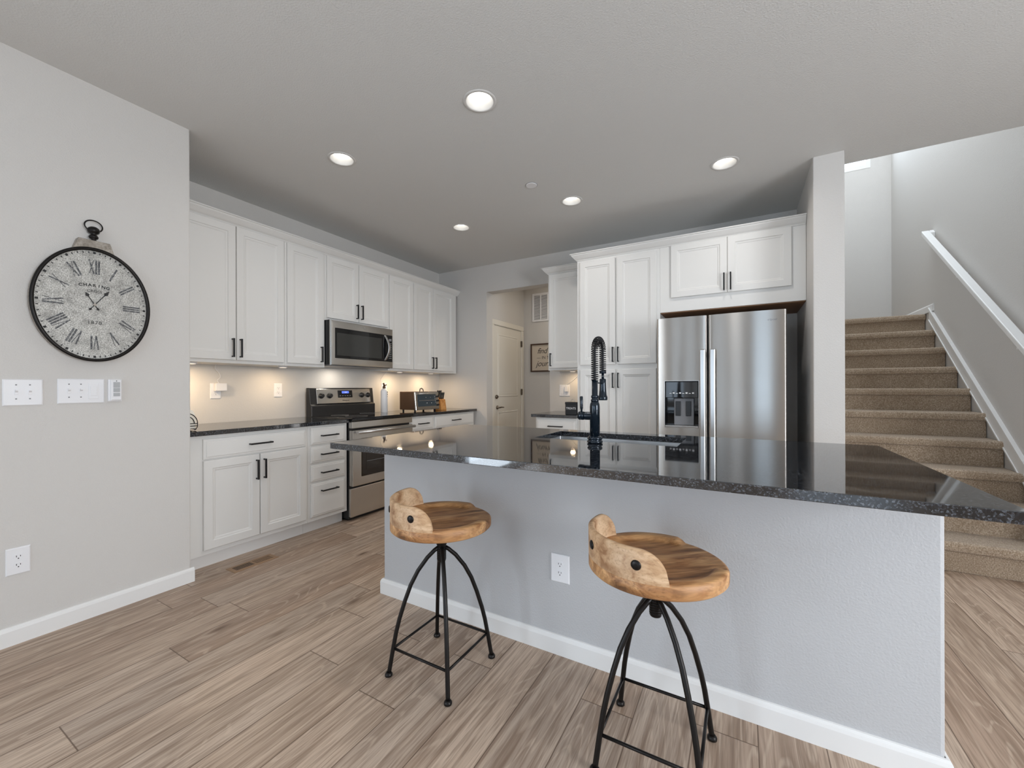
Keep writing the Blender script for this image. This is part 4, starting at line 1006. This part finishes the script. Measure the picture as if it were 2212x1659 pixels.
hd = MB(); hd.tube([tf(TY0 + .05, TZ1 - .024, .03), tf(TY1 - .06, TZ1 - .024, .03)], .006, 10)
for yy in (TY0 + .06, TY1 - .07): hd.tube([tf(yy, TZ1 - .024, .004), tf(yy, TZ1 - .024, .03)], .004, 8)
hd.build('door_handle', 'chrome', t)
rk = MB()
for k in range(12): yy = TY0 + .055 + k * .025; rk.add([tf(yy, 1.038, .0094), tf(yy + .017, 1.038, .0094), tf(yy + .017, 1.046, .0094), tf(yy, 1.046, .0094)], [(0, 1, 2, 3)])
rk.build('oven_rack', 'chrome', gd, fix=False)
ic = MB()
for (yy, zz, w) in ((.17, 1.075, .008), (.25, 1.075, .006), (.325, 1.088, .006), (.325, 1.076, .006), (.33, 1.055, .008), (.335, 1.035, .008), (.335, 1.015, .008), (.18, 1.008, .012), (.26, 1.008, .010)):
    ic.add([tf(TY0 + yy, zz, .0096), tf(TY0 + yy + w, zz, .0096), tf(TY0 + yy + w, zz + w * .8, .0096), tf(TY0 + yy, zz + w * .8, .0096)], [(0, 1, 2, 3)])
ic.build('door_print', 'print', gd, fix=False)
for zz in (.985, 1.035, 1.085):
    c0 = Vector(tf(TY1 - .022, zz, .005)); MB().tube([c0, c0 + Vector((.018, 0, .001))], [.012, .010], 16).build('knob', 'blkplastic', t)
for (xx, yy) in ((TX0 + .03, TY0 + .03), (TX1 - .02, TY0 + .03), (TX0 + .03, TY1 - .03), (TX1 - .02, TY1 - .03)):
    MB().lathe([(.010, CT), (.012, TZ0 + .001)], (xx, yy, 0), 'z', 12).build('foot', 'blkplastic', t)
MB().tube([(TX1 - .07, 3.665, TZ1), (TX1 - .068, 3.668, TZ1 + .03), (TX1 - .066, 3.69, TZ1 + .040), (TX1 - .064, 3.715, TZ1 + .026), (TX1 - .063, 3.72, TZ1)], .006, 8).build('top_handle', 'blkplastic', t)
t = thing('knife_block', 'honey-coloured wooden knife block holding black-handled knives', 'knife block', (-3.30, 4.06, CT))
KX, KY = -3.24, 4.00
MB().prism([(KX - .10, CT), (KX + .03, CT), (KX + .01, CT + .13), (KX - .09, CT + .165)], lambda a, b, d: (a, d, b), KY - .05, KY + .05).build('block', 'orange', t, bevel=.004)
for i in range(2):
    for j in range(3):
        x0 = KX - .065 + i * .045; y0 = KY - .030 + j * .030; z0 = CT + .16 - .045 * (i * .55)
        kn = MB().tube([(x0 - .002, y0, z0 - .03), (x0 + .012, y0 + .002, z0 + .035), (x0 + .018, y0 + .003, z0 + .075), (x0 + .020, y0 + .004, z0 + .085)], [.008, .0085, .010, .006], 10).build('knife', 'black')
        tag(kn, ['black-handled knife in the back row of the knife block', 'black-handled knife in the front row of the knife block'][i], 'knife', 'knives in the block' if i else 'knives in the block back row')
t = thing('bottle', 'tall white bottle with a dark nozzle top beside the range', 'bottle', (-3.47, 3.26, CT))
MB().lathe([(.034, CT), (.038, CT + .004), (.038, CT + .235), (.034, CT + .25), (.022, CT + .262), (.018, CT + .27)], (-3.47, 3.268, 0), 'z', 28).build('bottle_body', 'white', t)
tp = MB().lathe([(.017, CT + .268), (.017, CT + .292), (.010, CT + .296)], (-3.47, 3.268, 0), 'z', 18)
tp.tube([(-3.47, 3.268, CT + .290), (-3.47, 3.268, CT + .318), (-3.462, 3.255, CT + .326), (-3.45, 3.235, CT + .322)], [.008, .008, .008, .006], 10); tp.tube([(-3.47, 3.268, CT + .30), (-3.455, 3.29, CT + .312)], .006, 8)
tp.build('nozzle', 'brown', t)
lb = MB()
for (zz, w, h) in ((1.135, .024, .016), (1.112, .018, .012), (1.09, .012, .008)):
    a0 = -.35; v = []
    for k in range(5):
        a = a0 + (k / 4) * w / .0384; v += [(-3.47 + .0386 * math.cos(a + .6), 3.268 + .0386 * math.sin(a + .6), zz), (-3.47 + .0386 * math.cos(a + .6), 3.268 + .0386 * math.sin(a + .6), zz + h)]
    lb.add(v, [(2 * k, 2 * k + 2, 2 * k + 3, 2 * k + 1) for k in range(4)])
lb.build('label_print', 'ink', t, fix=False)
# napkin holder, half hidden behind the end of the near wall
t = thing('napkin_holder', 'black wire napkin holder with white napkins at the counter corner', 'napkin holder', (-3.13, 1.265, CT))
NX, NY = -3.135, 1.262
def halfdisc(r): return [(r * math.cos(a), r * math.sin(a)) for a in [PI * i / 20 for i in range(21)]]
m = MB(); pl = [(-.052, .012), (.052, .012), (.054, .09), (.040, .128), (.012, .148), (-.012, .148), (-.040, .128), (-.054, .09)]
m.prism(pl, lambda a, b, d: (NX + d, NY + a, CT + b), -.055, .0).build('napkins', 'ivory', t, bevel=.004)
wr = MB()
for xo in (.010, -.062):
    for rr in (.058, .040): wr.tube([(NX + xo, NY + rr * math.cos(PI * i / 20), CT + .046 + rr * 1.15 * math.sin(PI * i / 20)) for i in range(21)], .0026, 8)
    for zz in (.046, .030): wr.tube([(NX + xo, NY - .060, CT + zz), (NX + xo, NY + .060, CT + zz)], .0026, 8)
    for s in (-1, 1): wr.tube([(NX + xo, NY + s * .058, CT + .046), (NX + xo, NY + s * .056, CT + .02), (NX + xo, NY + s * .042, CT + .003)], .0026, 8)
for s in (-1, 1): wr.tube([(NX + .010, NY + s * .05, CT + .0075), (NX - .062, NY + s * .05, CT + .0075)], .0026, 8)
wr.build('wire_frame', 'black', t)
t = thing('treat_tin', 'small black tin lettered TREATS beside the pantry', 'tin', (-1.485, 3.905, CT))
MB().box(-1.548, -1.425, 3.855, 3.955, CT, CT + .122).build('tin_body', 'black', t, bevel=.004)
MB().box(-1.550, -1.423, 3.853, 3.957, CT + .108, CT + .130).build('lid', 'black', t, bevel=.003)
add_text(MB(), 'TREATS', .030, lambda a, b: (-1.4865 + a, 3.8545, CT + .066 + b)).build('lettering', 'print', t, fix=False)
MB().tube([(-1.4865 + .022 * math.cos(PI * i / 12), 3.905, CT + .130 + .026 * math.sin(PI * i / 12)) for i in range(13)], .0022, 8).build('wire_handle', 'chrome', t)

# ------------------------------------------------------------------ hall: door, grille, sign
dr = MB().rings(4.665, 5.455, .004, 2.04, [(0, -.036), (0, -.004), (.001, -.003), (.002, -.003)], PX(HX + .001))
fd_ = PX(HX + .001)
dm = MB()
def panel_recess(mb, a0, a1, b0, b1): mb.rings(a0, a1, b0, b1, [(0, -.004), (0, -.003), (.008, .003), (.02, .003), (.026, -.001), (.04, .002)], fd_)
panel_recess(dr, 4.775, 5.345, 1.06, 1.93); panel_recess(dr, 4.775, 5.345, .19, .86)
d = struct(dr.build('door_1', 'door'), 'cream two-panel door in the hall beyond the doorway')
cs = MB()
for (a0, a1, b0, b1) in ((4.61, 4.665, 0, 2.042), (5.455, 5.515, 0, 2.042), (4.61, 5.515, 2.042, 2.11)): cs.rings(a0, a1, b0, b1, [(0, 0), (0, .012), (.006, .016)], PX(HX))
struct(cs.build('trim_2', 'door'), 'cream casing around the hall door')
hm = MB(); hm.lathe([(.026, HX), (.026, HX + .010), (.012, HX + .014), (.012, HX + .045)], (0, 4.755, .92), 'x', 20)
hm.tube([(HX + .045, 4.755, .92), (HX + .047, 4.80, .922), (HX + .043, 4.865, .918)], [.010, .009, .007], 10)
hm.build('handle', 'bronze', d)
MB().lathe([(.027, HX), (.027, HX + .012), (.018, HX + .018), (.018, HX + .024)], (0, 4.735, 1.065), 'x', 20).build('deadbolt', 'bronze', d)
for zz in (.25, 1.08, 1.80): MB().box(HX + .002, HX + .016, 5.440, 5.470, zz, zz + .09).build('hinge', 'bronze', d)
t = thing('air_grille', 'white return air grille high on the hall end wall', 'vent', (-2.56, HY, 2.39))
GX0, GX1, GZ0, GZ1 = -2.755, -2.36, 2.18, 2.605; fg = PY(HY - .0005)
g = MB()
for (a0, a1, b0, b1) in frame4(GX0, GX1, GZ0, GZ1, .03) + ((-2.625, -2.607, GZ0 + .03, GZ1 - .03), (-2.508, -2.49, GZ0 + .03, GZ1 - .03)): g.rings(a0, a1, b0, b1, [(0, 0), (0, .008), (.003, .012)], fg)
g.build('frame', 'white', t)
MB().box(GX0 + .01, GX1 - .01, HY - .003, HY - .001, GZ0 + .01, GZ1 - .01).build('backing', 'grey', t)
s = MB()
for i in range(22):
    z = GZ0 + .036 + i * .0165; s.add([(GX0 + .02, HY - .003, z + .010), (GX1 - .02, HY - .003, z + .010), (GX1 - .02, HY - .010, z), (GX0 + .02, HY - .010, z)], [(0, 1, 2, 3)])
s.build('louvres', 'white', t, fix=False)
t = thing('wall_sign', 'framed lettered sign on the hall end wall', 'sign', (-2.50, HY, 1.635))
SA0, SA1, SB0, SB1 = -2.780, -2.215, 1.425, 1.848
s = MB()
for (a0, a1, b0, b1) in frame4(SA0, SA1, SB0, SB1, .02): s.rings(a0, a1, b0, b1, [(0, 0), (0, .02), (.002, .022)], fg)
s.build('frame', 'signwood', t)
MB().box(SA0 + .015, SA1 - .015, HY - .010, HY - .001, SB0 + .015, SB1 - .015).build('board', 'signface', t)
lt = MB()
fsn = lambda cx_, cz_: (lambda a, b: (cx_ + a, HY - .0106, cz_ + b))
add_text(lt, 'find joy', .118, fsn(-2.515, 1.735), .35, .92); add_text(lt, '\u2014 IN THE \u2014', .062, fsn(-2.50, 1.635)); add_text(lt, 'journey', .120, fsn(-2.515, 1.545), .35, .95)
lt.build('lettering', 'ink', t, fix=False)

# ------------------------------------------------------------------ floor register
t = thing('floor_register', 'wood-toned floor vent with dark slots near the white base cabinets', 'vent', (-2.89, 1.548, 0))
RX0, RX1, RYa, RYb = -2.948, -2.836, 1.402, 1.692
MB().rings(RX0, RX1, RYa, RYb, [(0, 0), (0, .0015), (.004, .003)], lambda a, b, o: (a, b, .0003 + o)).build('plate', 'regist', t)
for (a, b) in ((1.428, 1.540), (1.556, 1.668)):
    w = MB().rings(RX0 + .025, RX1 - .025, a, b, [(0, .002), (0, .0034)], lambda p, q, o: (p, q, .0003 + o)).build('grille', 'slot', t)
    v = MB(); k = 12
    for i in range(k): yy = a + (i + .5) * (b - a) / k; v.box(RX0 + .025, RX1 - .025, yy - (.0012 if a < 1.5 else .0026), yy + (.0012 if a < 1.5 else .0026), .0036, .0050)
    v.build('slats', 'regist', w)

# ------------------------------------------------------------------ ceiling fixtures
GL = 'recessed ceiling lights'
names = ['largest recessed ceiling light, in front of the island', 'recessed ceiling light nearest the clock wall, above the left counter', 'recessed ceiling light nearest the stairs, in front of the refrigerator', 'recessed ceiling light beside the round ceiling cover, nearest the doorway', 'recessed ceiling light nearest the range, smallest in view']
for (x, y), nm in zip(DL, names):
    t = thing('recessed_light', nm, 'light', (x, y, ZC), GL)
    MB().add([(x + r * math.cos(2 * PI * i / 40), y + r * math.sin(2 * PI * i / 40), z) for (r, z) in ((.093, ZC - .0004), (.090, ZC - .004), (.077, ZC - .005), (.074, ZC - .001), (.057, ZC + .046), (.057, ZC + .06), (.0765, ZC + .06), (.0765, ZC + .002)) for i in range(40)],
             [(k * 40 + i, k * 40 + (i + 1) % 40, (k + 1) * 40 + (i + 1) % 40, (k + 1) * 40 + i) for k in range(7) for i in range(40)], True).build('trim_ring', 'baffle', t)
    MB().lathe([(.0568, ZC + .040), (.0568, ZC + .058)], (x, y, 0), 'z', 32).build('lens', 'bulb', t)
    area_light('downlight_glow', (x, y, ZC + .006), (0, 0, -1), .10, .10, 3.6, (1.0, .95, .90), 'DISK', math.radians(150))
t = thing('sprinkler_cover', 'small round white cover plate on the ceiling', 'cover plate', (-1.435, 2.881, ZC))
MB().lathe([(.042, ZC - .006), (.044, ZC - .003), (.044, ZC - .0005)], (-1.435, 2.881, 0), 'z', 32).build('disc', 'white', t)
MB().lathe([(.047, ZC - .002), (.047, ZC - .0003)], (-1.435, 2.881, 0), 'z', 32).build('rim', 'grey', t)
# unseen fill added to brighten the hall, no fixture
area_light('hall_fill', (-1.9, 5.05, 2.74), (0, 0, -1), .2, .2, 7, (1.0, .89, .75), 'DISK')
